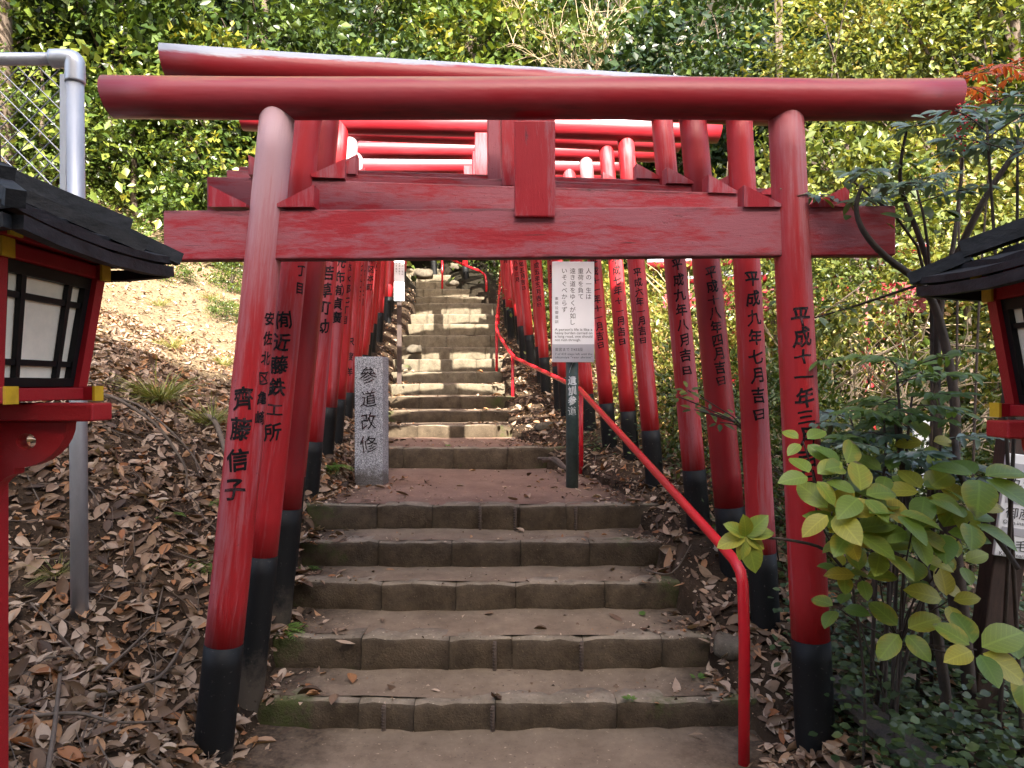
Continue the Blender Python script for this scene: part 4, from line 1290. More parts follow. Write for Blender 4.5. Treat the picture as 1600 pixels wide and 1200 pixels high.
def leaf_base(key, shape, mat):
    if key not in LEAF_ME:
        LEAF_ME[key] = np_mesh('leaf', shape[0], shape[1], mat, np.full(len(shape[0]), 0.0), smooth=True)
    return LEAF_ME[key]


def basis(fwd, nrm):
    f = Vector(fwd).normalized()
    s = f.cross(Vector(nrm))
    if s.length < 1e-4: s = f.cross(Vector((0, 1, .3)))
    s.normalize()
    u = s.cross(f)
    return Matrix((s, f, u)).transposed()


def plant(name, label, cat, loc, stems, leaves, key, shape, mat, stem_mat, group=None, cap=290, tint_steps=5, berries=()):
    """stems: list of (points, radii); leaves: (pos, fwd, nrm, size, tint); all in world space"""
    g = tag(empty(name, loc), label, cat, group)
    off = Vector(loc)
    for pts, rad in stems:
        mb = MB(); mb.tube([Vector(p) - off for p in pts], rad, 7); mb.build('stem', stem_mat, g)
    leaves = sorted(leaves, key=lambda l: (Vector(l[0]) - Vector((0, 0, CAM_Z))).length / max(l[3], .01))
    for (p, f, n_, s, t) in leaves[:cap]:
        q_ = min(tint_steps - 1, int(t * tint_steps))
        kk = (key, q_)
        if kk not in LEAF_ME:
            LEAF_ME[kk] = np_mesh('leaf', shape[0], shape[1], mat, np.full(len(shape[0]), (q_ + .5) / tint_steps * .82), smooth=True)
        o = bpy.data.objects.new('leaf', LEAF_ME[kk])
        COL.objects.link(o); o.parent = g
        o.matrix_local = Matrix.Translation(Vector(p) - off) @ basis(f, n_).to_4x4() @ Matrix.Diagonal((s, s, s, 1))
    rest = leaves[cap:]
    if rest:
        P = np.array([tuple(Vector(l[0]) - off) for l in rest]); Fw = np.array([tuple(l[1]) for l in rest]); Nn = np.array([tuple(l[2]) for l in rest])
        V, Fa, T = scatter(shape, P, Fw, Nn, np.array([l[3] for l in rest]), np.array([l[4] * .82 for l in rest]))
        o = link('leaves', np_mesh('leaves', V, Fa, mat, T), g); o['kind'] = 'stuff'
    if berries:
        mb = MB()
        for b_ in berries:
            bmesh.ops.create_icosphere(mb.bm, subdivisions=1, radius=.0045, matrix=Matrix.Translation(Vector(b_) - off))
        mb.build('berries', M['rail_red'], g)
    return g


rl = random.Random(99)


def frond(base, d, length, nleaf, size, tint0):
    """a compound leaf: paired leaflets along a drooping stalk, with side stalks"""
    out = []
    d = Vector(d).normalized()
    side = d.cross(Vector((0, 0, 1)))
    if side.length < .1: side = Vector((1, 0, 0))
    side.normalize()
    p = Vector(base)
    stalk = [p.copy()]
    dd = d.copy()
    for k in range(nleaf):
        dd = (dd + Vector((0, 0, -.10))).normalized()
        p = p + dd * length / nleaf
        stalk.append(p.copy())
        for s in (-1, 1):
            br = (side * s + dd * .75 + Vector((0, 0, rl.uniform(-.2, .15)))).normalized()
            sub = length * .34 * (1 - .5 * k / nleaf)
            for m_ in range(3):
                q_ = p + br * sub * (m_ + .4) / 3
                for s2 in ((-1, 1) if m_ < 2 else (0,)):
                    f = (br + side.cross(br) * 0 + (dd * s2 * .9) + Vector((rl.uniform(-.2, .2), rl.uniform(-.2, .2), rl.uniform(-.45, .0)))).normalized()
                    n_ = Vector((rl.uniform(-.45, .45), rl.uniform(-1.1, -.2), 1))
                    out.append((q_, f, n_, size * rl.uniform(.75, 1.2), min(.99, max(0, tint0 + rl.uniform(-.22, .22)))))
    return stalk, out


def nandina(label, loc, heads, key, mat, size=.055, stems=(), group='nandina shrubs by the right lantern', berries=(), via=None):
    st, lv = list(stems), []
    for (x, y, z, n, ln, tint0) in heads:
        c = Vector((x, y, z))
        root = Vector((loc[0] + rl.uniform(-.08, .08), loc[1] + rl.uniform(-.06, .06), loc[2] - .1))
        mid = root.lerp(c, .55) + Vector((rl.uniform(-.06, .06), rl.uniform(-.06, .06), .05))
        pts = smooth_path([root, via, c] if via else [root, mid, c], 4)
        st.append((pts, [.009 * (1 - .55 * i / (len(pts) - 1)) for i in range(len(pts))]))
        a0_ = rl.uniform(0, 6.28)
        for k in range(n):
            a = a0_ + k * 6.28 / n + rl.uniform(-.4, .4)
            stalk, l_ = frond(c + Vector((0, 0, -.03 * k)), (math.cos(a), math.sin(a), rl.uniform(.05, .6)), ln * rl.uniform(.8, 1.15), 3, size, tint0)
            st.append((stalk, [.0025] * len(stalk)))
            lv += l_
    return plant('nandina_shrub', label, 'shrub', loc, st, lv, key, OV_N, mat, M['dark_bark'], group, berries=berries)


def gp(px_, Y, dz=0.0):
    x = (px_ - 800) / F * Y
    return (x, Y, float(ground(x, Y)) + dz)


def hd(px_, py_, Y, n, ln, t):
    p = PX(px_, py_, Y)
    return (p.x, p.y, p.z, n, ln, t)


bz = [PX(1508 + rl.gauss(0, 14), 190 + rl.gauss(0, 22), 2.5 + rl.uniform(-.05, .05)) for _ in range(45)]
nandina('tall nandina with grey-green leaflets and red berries by the right log end', gp(1570, 2.62),
        [hd(1540, 165, 2.5, 5, .24, .5), hd(1590, 215, 2.5, 5, .24, .45), hd(1610, 140, 2.6, 4, .24, .5)], 'nan', M['leaf_nandina'], .066, berries=bz)
nandina('nandina with grey-green sprays before the top of the foremost right pillar', gp(1440, 3.0),
        [hd(1335, 285, 2.72, 4, .22, .55), hd(1430, 285, 2.9, 4, .26, .6)], 'nan', M['leaf_nandina'], .062, via=PX(1455, 470, 2.92))
nandina('nandina with fresh light green leaflets between the first gate and right lantern', gp(1402, 2.7),
        [hd(1400, 560, 2.62, 6, .22, .55), hd(1425, 620, 2.6, 5, .2, .5), hd(1380, 640, 2.68, 5, .2, .45)], 'nanf', M['leaf_fresh'], .058)
nandina('low nandina with dark leaflets beside the foremost right pillar', gp(1365, 2.85),
        [hd(1330, 655, 2.8, 5, .2, .2), hd(1385, 690, 2.6, 5, .2, .2), hd(1420, 720, 2.7, 5, .2, .25), hd(1470, 690, 2.7, 4, .2, .3)], 'nan', M['leaf_nandina'], .06)
nandina('autumn red nandina spray above the log end at right', gp(1500, 4.2),
        [hd(1505, 125, 4.0, 4, .26, .4), hd(1560, 112, 4.1, 4, .24, .5)], 'nanr', M['leaf_red'], .07)

# woody shrub with twisted stems in front of the shrubs
def poly(pts, r0, r1):
    w = smooth_path([PX(*p) for p in pts], 4)
    return (w, [r0 + (r1 - r0) * i / (len(w) - 1) for i in range(len(w))])


stems = [poly([(1482, 1130, 2.62), (1475, 1060, 2.6), (1455, 930, 2.6), (1430, 830, 2.6), (1412, 740, 2.62), (1400, 660, 2.65)], .022, .008),
         poly([(1515, 1080, 2.85), (1505, 960, 2.85), (1488, 800, 2.88), (1493, 690, 2.9), (1490, 610, 2.9), (1468, 500, 2.9), (1440, 445, 2.86), (1385, 402, 2.70), (1350, 362, 2.67), (1338, 325, 2.67), (1347, 290, 2.68)], .027, .007),
         poly([(1500, 1010, 2.9), (1470, 760, 2.95), (1462, 600, 2.95), (1470, 470, 2.95), (1500, 390, 2.9), (1545, 300, 2.85), (1600, 222, 2.8), (1640, 180, 2.8)], .024, .008),
         poly([(1470, 480, 2.95), (1440, 380, 2.95), (1410, 300, 3.0), (1408, 250, 3.0), (1420, 190, 3.0)], .014, .005),
         poly([(1474, 470, 2.95), (1490, 380, 3.0), (1500, 300, 3.05), (1505, 240, 3.05)], .012, .005),
         poly([(1492, 690, 2.6), (1500, 740, 2.5), (1530, 800, 2.4), (1565, 850, 2.3), (1592, 890, 2.25)], .012, .008),
         poly([(1452, 440, 2.95), (1420, 450, 3.1), (1330, 480, 3.4), (1260, 500, 3.6)], .008, .004)]
lv = []
for (a, b_, c) in ((1408, 250, 3.0), (1505, 240, 3.05), (1420, 190, 3.0), (1340, 300, 2.7), (1260, 500, 3.6), (1330, 480, 3.4), (1440, 330, 2.95)):
    for k in range(16):
        p = PX(a + rl.gauss(0, 25), b_ + rl.gauss(0, 20), c)
        lv.append((p, Vector((rl.uniform(-1, 1), rl.uniform(-1, .4), rl.uniform(-.6, .2))), Vector((rl.uniform(-.4, .4), -.4, 1)), rl.uniform(.05, .085), rl.uniform(.3, .95)))
g0 = gp(1490, 2.75)
plant('woody_shrub', 'woody shrub with twisted brown stems forking before the right lantern', 'shrub', g0, stems, lv, 'wood', shape_oval(.26, .05, .15), M['leaf_mid'], M['dark_bark'])


# hydrangea with big yellowing leaves
def whorl(c, up, n, size, tints):
    out = []
    up = Vector(up).normalized()
    x = up.orthogonal().normalized(); y = up.cross(x)
    a0_ = rl.uniform(0, 6.28)
    for k in range(n):
        a = a0_ + k * 6.2832 / n + rl.uniform(-.25, .25)
        d = (x * math.cos(a) + y * math.sin(a) + up * rl.uniform(-.15, .35)).normalized()
        nn = (up + d * rl.uniform(-.1, .3)).normalized()
        out.append((Vector(c) + d * .02, d, nn, size * rl.uniform(.75, 1.15), min(.99, max(0, rl.choice(tints) + rl.uniform(-.06, .06)))))
    return out


HY = [(1255, 690, 2.5, 4, .11, (.3, .6)), (1450, 690, 2.6, 4, .12, (.4, .8)), (1480, 940, 2.4, 4, .12, (.75, .9)), (1270, 745, 2.35, 4, .13, (.2, .5)), (1320, 730, 2.4, 5, .14, (.2, .3)), (1345, 775, 2.3, 5, .15, (.15, .35, .6)), (1330, 830, 2.3, 5, .15, (.3, .9, .2)), (1395, 800, 2.3, 5, .16, (.2, .3, .8)), (1445, 770, 2.4, 5, .16, (.8, .9, .4)),
      (1470, 830, 2.35, 5, .16, (.2, .3)), (1530, 745, 2.35, 5, .17, (.2, .3)), (1515, 815, 2.3, 5, .16, (.25, .4)), (1500, 790, 2.4, 4, .16, (.8, .9)), (1430, 870, 2.45, 5, .14, (.2, .85)), (1345, 900, 2.4, 4, .12, (.3, .8)),
      (1410, 985, 2.4, 4, .13, (.3, .4)), (1525, 1015, 2.2, 6, .165, (.15, .2, .7)), (1595, 1040, 2.3, 4, .15, (.2, .4)), (1310, 950, 2.5, 4, .10, (.1, .3)), (1500, 880, 2.5, 4, .13, (.75, .3)), (1455, 905, 2.5, 4, .13, (.8, .2)), (1300, 800, 2.3, 5, .14, (.6, .9)), (1375, 860, 2.35, 5, .14, (.3, .7)), (1425, 830, 2.3, 5, .15, (.4, .85)), (1385, 740, 2.5, 4, .13, (.3, .2))]
hroot = gp(1420, 2.55)
st, lv = [], []
for (a, b_, Y, n, s, tints) in HY:
    c = PX(a, b_, Y)
    if rl.random() < .3:
        lv += whorl(c + Vector((rl.uniform(-.09, .09), .05, rl.uniform(-.11, .05))), (rl.uniform(-.6, .5), rl.uniform(-.9, -.25), .8), 4, s * rl.uniform(.5, .8), tints)
    lv += whorl(c, (rl.uniform(-.6, .5), rl.uniform(-.9, -.25), .8), n, s * rl.uniform(.7, .95), tints)
    near = [q_[0][len(q_[0]) // 2] for q_ in st if (q_[0][-1] - c).length < .38]
    if near:
        rt_ = near[0]
        pts = smooth_path([rt_, rt_.lerp(c, .5) + Vector((rl.uniform(-.02, .02), .04, -.01)), c], 4)
    else:
        rt_ = Vector(hroot) + Vector((rl.uniform(-.06, .08), rl.uniform(.0, .2), -.05))
        pts = smooth_path([rt_, rt_.lerp(c, .6) + Vector((rl.uniform(-.05, .05), .08, .06)), c], 4)
    st.append((pts, [.0038 * (1 - .4 * i / (len(pts) - 1)) for i in range(len(pts))]))
plant('hydrangea_bush', 'hydrangea with big yellowing green leaves beside the foremost right pillar', 'shrub', hroot, st, lv, 'hyd', OV_H, M['leaf_hyd'], M['dark_bark'])
c = PX(1165, 838, 2.35)
br = poly([(1330, 905, 2.45), (1290, 860, 2.4), (1240, 845, 2.38), (1195, 840, 2.36), (1167, 838, 2.35)], .006, .004)
lv = [(c, Vector((-1.0, -.1, -.25)), Vector((0, -.7, .8)), .10, .85), (c, Vector((-.75, -.2, .55)), Vector((0, -.8, .7)), .085, .25), (c, Vector((.55, -.2, .65)), Vector((0, -.8, .6)), .10, .35), (c, Vector((.9, -.1, .25)), Vector((0, -.7, .8)), .095, .3),
      (c, Vector((.25, -.35, -1)), Vector((0, -.95, .2)), .12, .25), (c, Vector((-.15, -.5, .75)), Vector((0, -.8, .3)), .085, .55), (c, Vector((-.3, -.4, -.8)), Vector((0, -.9, .2)), .08, .4), (c, Vector((.8, -.3, -.45)), Vector((0, -.9, .5)), .07, .6)]
hb_ = PX(1330, 905, 2.45)
hroot2 = (hb_.x, 2.5, float(ground(hb_.x, 2.5)))
br2 = (smooth_path([Vector(hroot2) + Vector((.12, .12, -.1)), Vector((hb_.x + .12, 2.6, .4)), hb_], 4), [.006 * (1 - .3 * i / 8) for i in range(9)])
plant('hydrangea_branch', 'hydrangea branch reaching left with its leaf whorl in front of the handrail bend', 'shrub', hroot2, [br, br2], lv, 'hyd', OV_H, M['leaf_hyd'], M['dark_bark'])
# a small sprig among the pillars
g0 = gp(1130, 4.0)
lv, st = [], []
for (a, b_) in ((1060, 620), (1085, 640), (1110, 645), (1075, 610), (1125, 660), (1150, 650)):
    c = PX(a, b_, 3.55)
    lv += whorl(c, (0, -.6, .8), 5, .055, (.4, .6, .9))
    st.append((smooth_path([Vector(g0) + Vector((.2, -.3, 0)), PX(1180, 690, 3.5), c], 3), .003))
plant('sapling', 'thin leafy sprig poking out between the third and fourth right pillars', 'sapling', g0, st, lv, 'sap', shape_oval(.2, .05, .15), M['leaf_mid'], M['dark_bark'])


# ferns and small weeds
def fern(label, px_, Y, r, n, group='small ferns at the foot of the pillars', dz=0.0):
    x = (px_ - 800) / F * Y
    loc = Vector((x, Y, float(surf(x, Y)) + dz))
    g = tag(empty('fern', loc), label, 'fern', group)
    for k in range(n):
        a = rl.uniform(0, 6.28)
        d = Vector((math.cos(a), math.sin(a), rl.uniform(.5, 1.1))).normalized()
        mb_v, mb_f = [], []
        p = Vector((0, 0, 0)); dd = d.copy()
        side = dd.cross(Vector((0, 0, 1))).normalized()
        P_, F_, N_, S_ = [], [], [], []
        m_ = 8
        for j in range(m_):
            dd = (dd + Vector((0, 0, -.16))).normalized()
            p = p + dd * r / m_
            for s in (-1, 1):
                P_.append(tuple(p)); F_.append(tuple(side * s + dd * .5)); N_.append((0, 0, 1)); S_.append(r * .36 * math.sin(math.pi * (j + 1.2) / (m_ + 1.5)))
        V, Fa, T = scatter(shape_kite(.2, .05), np.array(P_), np.array(F_), np.array(N_), np.array(S_), np.full(len(P_), rl.uniform(.1, .8)))
        link('frond', np_mesh('frond', V, Fa, M['fern'], T), g)
    return g


fern('bright fern at the foot of the granite marker', 518, 5.3, .17, 9)
fern('small fern beside the second left pillar base', 443, 3.5, .12, 6)
fern('pale fern on the soil bank left of the foremost left pillar', 322, 3.6, .12, 5)
fern('small fern behind the third step end on the left', 478, 4.05, .09, 6)
fern('small fern on the bare bank under the grass tuft', 335, 4.1, .10, 5)
fern('tiny fern on the bank near the fence post', 262, 3.8, .09, 5)
for k, (px_, Y) in enumerate(((570, 3.0), (700, 6.3), (1000, 3.7), (1090, 3.28), (1115, 2.95), (985, 3.05))):
    x = (px_ - 800) / F * Y
    lv = []
    for j in range(6):
        a = rl.uniform(0, 6.28)
        lv.append((Vector((x + .01 * math.cos(a), Y + .01 * math.sin(a), float(surf(x, Y)) + .012)), Vector((math.cos(a), math.sin(a), .5)), Vector((0, 0, 1)), rl.uniform(.022, .038), rl.uniform(.1, .6)))
    lab = ['green weed at the foot of the lowest riser on the left', 'small weed at the foot of the landing riser', 'pale weed on the third tread near the right end', 'weed on the second tread near the right bank', 'clover-like weed beside the handrail foot', 'weed at the right foot of the lowest riser'][k]
    plant('weed', lab, 'weed', (x, Y, float(surf(x, Y))), [], lv, 'weed', shape_oval(.3, .05, .1), M['fern'], M['twig'], 'small weeds on the steps')


def tuft(label, x, y, r, n):
    rg = np.random.default_rng(int(abs(x * 100 + y * 37)))
    z = float(ground(x, y))
    a = rg.uniform(0, 6.28, n)
    pos = np.stack([np.cos(a) * r * .3 * rg.random(n), np.sin(a) * r * .3 * rg.random(n), np.zeros(n)], 1)
    fw = np.stack([np.cos(a) * .7, np.sin(a) * .7 - .2, .3 + rg.random(n)], 1)
    V, Fa, T = scatter(shape_oval(.013, .0, .45, 4), pos, fw, np.tile([0, 0, 1.0], (n, 1)) + rg.normal(size=(n, 3)) * .3, r * (.6 + .6 * rg.random(n)), rg.random(n) * .8)
    o = link('grass_tuft', np_mesh('grass_tuft', V, Fa, M['grass'], T), None, (x, y, z))
    return tag(o, label, 'grass tuft', 'grass tufts on the left slope')


for (lab, px_, py_, Y, r, n) in (('large grass tuft drooping over the shaded bank edge left of the foremost pillar', 250, 640, 5.1, .34, 130), ('grass tuft in the sun on the slope above the bank edge', 270, 580, 6.6, .22, 70),
                            ('grass tuft on the sunlit slope nearest the foremost left pillar', 350, 550, 6.9, .22, 60), ('thin grass tuft high on the sunlit slope', 250, 530, 8.2, .2, 60), ('grass tuft at the upper edge of sun on the left slope', 330, 480, 9.0, .22, 60),
                            ('small dull grass tuft on the litter behind the left lantern post', 85, 775, 3.2, .13, 50), ('grass tuft on the bank edge beside the left pillars', 330, 660, 5.0, .25, 80)):
    tuft(lab, (px_ - 800) / F * Y, Y, r * .8, n * 2)

# ------------------------------------------------------------------ fallen leaves
LEAFY = [shape_oval(.20, .09, .16, 4), shape_oval(.25, .20, -.28, 4), shape_oval(.16, -.10, .30, 4, .16), shape_oval(.21, .26, .08, 4, -.14), shape_oval(.17, .05, -.12, 4, .1), shape_oval(.24, -.14, -.34, 4, -.06)]
pts = []


def region(n, x0, x1, y0, y1, keep):
    x = RNG.uniform(x0, x1, n); y = RNG.uniform(y0, y1, n)
    m_ = keep(x, y)
    return np.stack([x[m_], y[m_]], 1)


def clump(x, y):
    return .5 + .5 * np.sin(x * 3.1 + 2 * np.sin(y * 2.3)) * np.sin(y * 2.9 + 1.5 * np.sin(x * 1.9))


def XLf(y): return np.interp(y, XLY, XLX)
def XRf(y): return np.interp(y, XRY, XRX)


pts.append(region(31000, -4.2, -1.0, 1.7, 7.5, lambda x, y: (x < XLf(y) + .05) & (RNG.random(len(x)) < .30 + .75 * clump(x, y))))
pts.append(region(20000, -8.5, -1.4, 5.5, 14, lambda x, y: (x < XLf(y)) & (RNG.random(len(x)) < .4 + .6 * clump(x * .7, y * .7))))
pts.append(region(8000, .0, 2.1, 2.3, 9.5, lambda x, y: (x > XRf(y) - .05) & (RNG.random(len(x)) < .2 + .7 * clump(x, y))))
pts.append(region(8000, 1.4, 6.0, 2.2, 11, lambda x, y: RNG.random(len(x)) < .65))
pts.append(region(900, .9, 1.45, 2.2, 3.6, lambda x, y: (x > XRf(y) - .05) & (RNG.random(len(x)) < .3 + .7 * clump(x * 2, y * 2))))
pts.append(region(4000, -.3, 1.2, 9, 16, lambda x, y: (x > XRf(y))))
# drifts at the step ends, singles in the middle
pts.append(region(5200, -1.5, .2, 2.6, 9.5, lambda x, y: (x > XLf(y)) & (x < XLf(y) + .38) & (RNG.random(len(x)) < .9 * np.exp(-(x - XLf(y)) / .13) * (.3 + clump(x * 2, y * 2)))))
pts.append(region(4200, -.6, 1.2, 2.6, 9.5, lambda x, y: (x < XRf(y)) & (x > XRf(y) - .45) & (RNG.random(len(x)) < .7 * np.exp(-(XRf(y) - x) / .15) * (.3 + clump(x * 2, y * 2)))))
pts.append(region(150, -1.2, 1.1, 2.6, 9, lambda x, y: (x < XRf(y)) & (x > XLf(y))))
pts = np.concatenate(pts)
X_, Y_ = pts[:, 0], pts[:, 1]
Zs = surf(X_, Y_)
e = .03
gxn = (surf(X_ + e, Y_) - surf(X_ - e, Y_)) / (2 * e); gyn = (surf(X_, Y_ + e) - surf(X_, Y_ - e)) / (2 * e)
gxn = np.clip(gxn, -1, 1); gyn = np.clip(gyn, -1, 1)
ins = (X_ > XLf(Y_)) & (X_ < XRf(Y_))
gxn[ins] = 0; gyn[ins] = 0
N = np.stack([-gxn, -gyn, np.ones(len(X_))], 1)
N += RNG.normal(size=N.shape) * np.where(ins, .16, .50)[:, None]
N /= np.linalg.norm(N, axis=1, keepdims=True)
A = RNG.uniform(0, 2 * np.pi, len(X_))
FW = np.stack([np.cos(A), np.sin(A), np.zeros(len(A))], 1)
FW -= N * (FW * N).sum(1, keepdims=True)
SZ = (.028 + .074 * RNG.random(len(X_)) ** 1.35) * np.where((Y_ > 6.2) & (X_ < -1.6), .72, np.where(Y_ < 4.2, 1.15, 1.0))
TI = RNG.random(len(X_)) ** .85
POS = np.stack([X_, Y_, Zs + .006 + .012 * RNG.random(len(X_)) * ~ins], 1) - FW * SZ[:, None] * .5
KIND = RNG.integers(0, len(LEAFY), len(X_))
ux = 800 + X_ / Y_ * F; uy = 600 - (Zs - CAM_Z) / Y_ * F
vis = (ux > 5) & (ux < 1595) & (uy < 1195) & (Y_ > 1.9)
order = np.argsort(np.where(vis, Y_ / SZ, 1e9))
single = order[:300]
mask = np.ones(len(X_), bool); mask[single] = False
cr = np.concatenate([region(26000, -4.2, -1.0, 1.7, 7.0, lambda x, y: x < XLf(y) + .1), region(9000, .0, 2.6, 2.2, 9.5, lambda x, y: x > XRf(y) - .1),
                     region(14000, -1.2, 1.1, 1.8, 9, lambda x, y: RNG.random(len(x)) < .16), region(9000, -1.2, 1.1, 2.5, 9, lambda x, y: (np.minimum(x - XLf(y), XRf(y) - x) < .4 * RNG.random(len(x)) ** 2))])
crn = len(cr); ca_ = RNG.uniform(0, 6.28, crn)
CRUMB = scatter(shape_kite(.35, .2), np.stack([cr[:, 0], cr[:, 1], surf(cr[:, 0], cr[:, 1]) + .004], 1), np.stack([np.cos(ca_), np.sin(ca_), RNG.normal(0, .35, crn)], 1),
                np.stack([RNG.normal(0, .5, crn), RNG.normal(0, .5, crn), np.ones(crn)], 1), .008 + .022 * RNG.random(crn) ** 2, RNG.random(crn) * .7)
tag(link('leaf_crumbs', np_mesh('leaf_crumbs', CRUMB[0], CRUMB[1], M['litter'], CRUMB[2])), 'small brown leaf crumbs strewn over soil and steps', 'leaf crumbs', kind='stuff')
lmesh = [np_mesh('fallen_leaf', s[0] - np.array([0, 0, 0]), s[1], M['litter'], np.zeros(len(s[0])), smooth=True) for s in LEAFY]
for i in single:
    o = bpy.data.objects.new('fallen_leaf', lmesh[KIND[i]])
    COL.objects.link(o)
    s = SZ[i]
    o.matrix_world = Matrix.Translation(POS[i]) @ basis(FW[i], N[i]).to_4x4() @ Matrix.Diagonal((s, s, s, 1))
    tag(o, 'dry brown fallen leaf among the litter beside the lowest steps', 'leaf', 'fallen leaves in the foreground')
Vs, Fs, Ts, n0 = [], [], [], 0
for k, s in enumerate(LEAFY):
    m_ = mask & (KIND == k)
    V, Fa, T = scatter(s, POS[m_], FW[m_], N[m_], SZ[m_], TI[m_])
    Vs.append(V); Fs.append(Fa + n0); Ts.append(T); n0 += len(V)
tag(link('leaf_litter', np_mesh('leaf_litter', np.concatenate(Vs), np.concatenate(Fs), M['litter'], np.concatenate(Ts))), 'dry brown leaf litter over the banks beside the steps', 'leaf litter', kind='stuff')

# fine dead twigs caught in the litter
tw = np.concatenate([region(620, -4.0, -1.1, 1.8, 6.5, lambda x, y: x < XLf(y) - .05), region(260, .2, 3.0, 2.2, 8, lambda x, y: x > XRf(y) + .1)])
mb = MB()
for x, y in tw:
    a = rl.uniform(0, 6.28); L_ = rl.uniform(.06, .34)
    pts = [(x + (k - 1) * L_ * .5 * math.cos(a) + rl.uniform(-.015, .015), y + (k - 1) * L_ * .5 * math.sin(a) + rl.uniform(-.015, .015)) for k in range(3)]
    mb.tube([(p_[0], p_[1], float(ground(*p_)) + .012 + rl.uniform(0, .03)) for p_ in pts], [rl.uniform(.0015, .004)] * 3, 3, caps=False)
tag(link('twig_litter', mb.mesh('twig_litter', M['twig'])), 'fine dead twigs caught in the leaf litter of the banks', 'twigs', kind='stuff')

# ivy and small ground cover on the right
iv = [region(4200, 1.25, 2.3, 2.25, 3.4, lambda x, y: RNG.random(len(x)) < .3 + clump(x * 1.5, y * 1.5)), region(5200, 1.15, 3.6, 2.1, 4.4, lambda x, y: RNG.random(len(x)) < clump(x * 1.5, y * 1.5) * 1.1), region(1400, .7, 1.6, 3.6, 6.5, lambda x, y: (x > XRf(y) + .25) & (RNG.random(len(x)) < clump(x * 1.7 + 1, y * 1.7))),
      region(500, .25, .8, 5.2, 6.6, lambda x, y: (x > XRf(y) + .2))]
iv = np.concatenate(iv)
n = len(iv)
z = ground(iv[:, 0], iv[:, 1]) + .02 + (.12 + .22 * clump(iv[:, 0] * 2.3, iv[:, 1] * 2.3)) * RNG.random(n) ** 1.6
a = RNG.uniform(0, 6.28, n)
V, Fa, T = scatter(shape_oval(.34, .06, .1, 3), np.stack([iv[:, 0], iv[:, 1], z], 1), np.stack([np.cos(a), np.sin(a), RNG.uniform(-.4, .3, n)], 1), np.stack([RNG.normal(0, .4, n), RNG.normal(-.3, .4, n), np.ones(n)], 1), RNG.uniform(.025, .05, n), RNG.random(n) * .8)
tag(link('ivy', np_mesh('ivy', V, Fa, M['leaf_ivy'], T)), 'dark ivy creeping over the ground right of the pillars', 'ivy', kind='stuff')

# ------------------------------------------------------------------ sticks, stones, plank
def stick(label, pts, r0, r1, group='fallen sticks on the banks', mat='twig', name='fallen_stick'):
    w = smooth_path(pts, 4)
    c = w[0].copy()
    mb = MB(); mb.tube([p - c for p in w], [r0 + (r1 - r0) * i / (len(w) - 1) for i in range(len(w))], 6)
    return tag(mb.build(name, M[mat], None, c), label, 'stick', group)


def on(px_, Y, dz=.02):
    x = (px_ - 800) / F * Y
    return Vector((x, Y, float(ground(x, Y)) + dz))


stick('arching grey twig springing from behind the left lantern down the bank', [PX(150, 617, 4.3), PX(180, 622, 4.3), PX(240, 660, 4.25), PX(275, 705, 4.2), PX(292, 740, 4.15), PX(285, 790, 4.1)], .012, .005)
stick('second arching twig forking below the first one', [PX(165, 620, 4.3), PX(215, 632, 4.3), PX(265, 672, 4.2), PX(300, 710, 4.15), PX(318, 745, 4.1)], .008, .004)
stick('pale root crossing the bank edge beside the foremost left pillar', [on(318, 5.0, .05), on(335, 4.9, .07), on(348, 4.7, .05), on(358, 4.5, .03)], .022, .014)
stick('long grey stick lying by the foremost left pillar', [on(150, 2.75), on(215, 2.85, .05), on(260, 3.0, .06), on(300, 3.2, .04)], .011, .006)
stick('dark twig lying across the litter left of the first gate', [on(20, 2.5), on(120, 2.6, .05), on(180, 2.62, .04), on(250, 2.75, .03)], .008, .004)
stick('straight thin stick at the lower left corner', [on(70, 2.25), on(85, 2.5, .05), on(95, 2.8, .03)], .009, .007)
stick('forked twig pointing at the fence post foot', [on(160, 2.9), on(200, 3.0, .06), on(240, 3.15, .03)], .008, .004)
stick('long pale twig on the litter near the path at lower left', [on(130, 2.4), on(200, 2.3, .04), on(250, 2.22, .03)], .007, .004)
stick('brown stick propped on the bank behind the notice sign', [on(850, 6.1, .03), on(868, 5.9, .07), on(886, 5.6, .03)], .022, .018)
stick('thinner brown stick beside the propped one behind the notice sign', [on(842, 6.2, .03), on(862, 5.95, .06), on(880, 5.7, .03)], .016, .012)
stick('thin twig bridging the litter on the right bank', [on(1010, 3.9), on(1050, 3.8, .07), on(1080, 3.9, .12)], .006, .003)
stick('dark stick lying under the hydrangea', [on(1430, 2.75), on(1480, 2.65, .05), on(1560, 2.5, .04)], .014, .010)


def rock(label, px_, Y, sx, sy, sz, seed, dz=0.0, group='loose stones beside the steps'):
    x = (px_ - 800) / F * Y
    bm = bmesh.new()
    bmesh.ops.create_icosphere(bm, subdivisions=3, radius=1.0)
    for v_ in bm.verts:
        f = 1 + .22 * noise3(v_.co, 1.6, seed) + .08 * noise3(v_.co, 4, seed + 2)
        v_.co = Vector((v_.co.x * sx * f, v_.co.y * sy * f, max(-.5, min(.72, v_.co.z)) * sz * f))
    me = bpy.data.meshes.new('stone'); bm.to_mesh(me); bm.free(); me.materials.append(M['rock'])
    me.polygons.foreach_set('use_smooth', [True] * len(me.polygons))
    o = link('stone', me, None, (x, Y, float(ground(x, Y)) + dz), (0, 0, seed))
    return tag(o, label, 'stone', group)


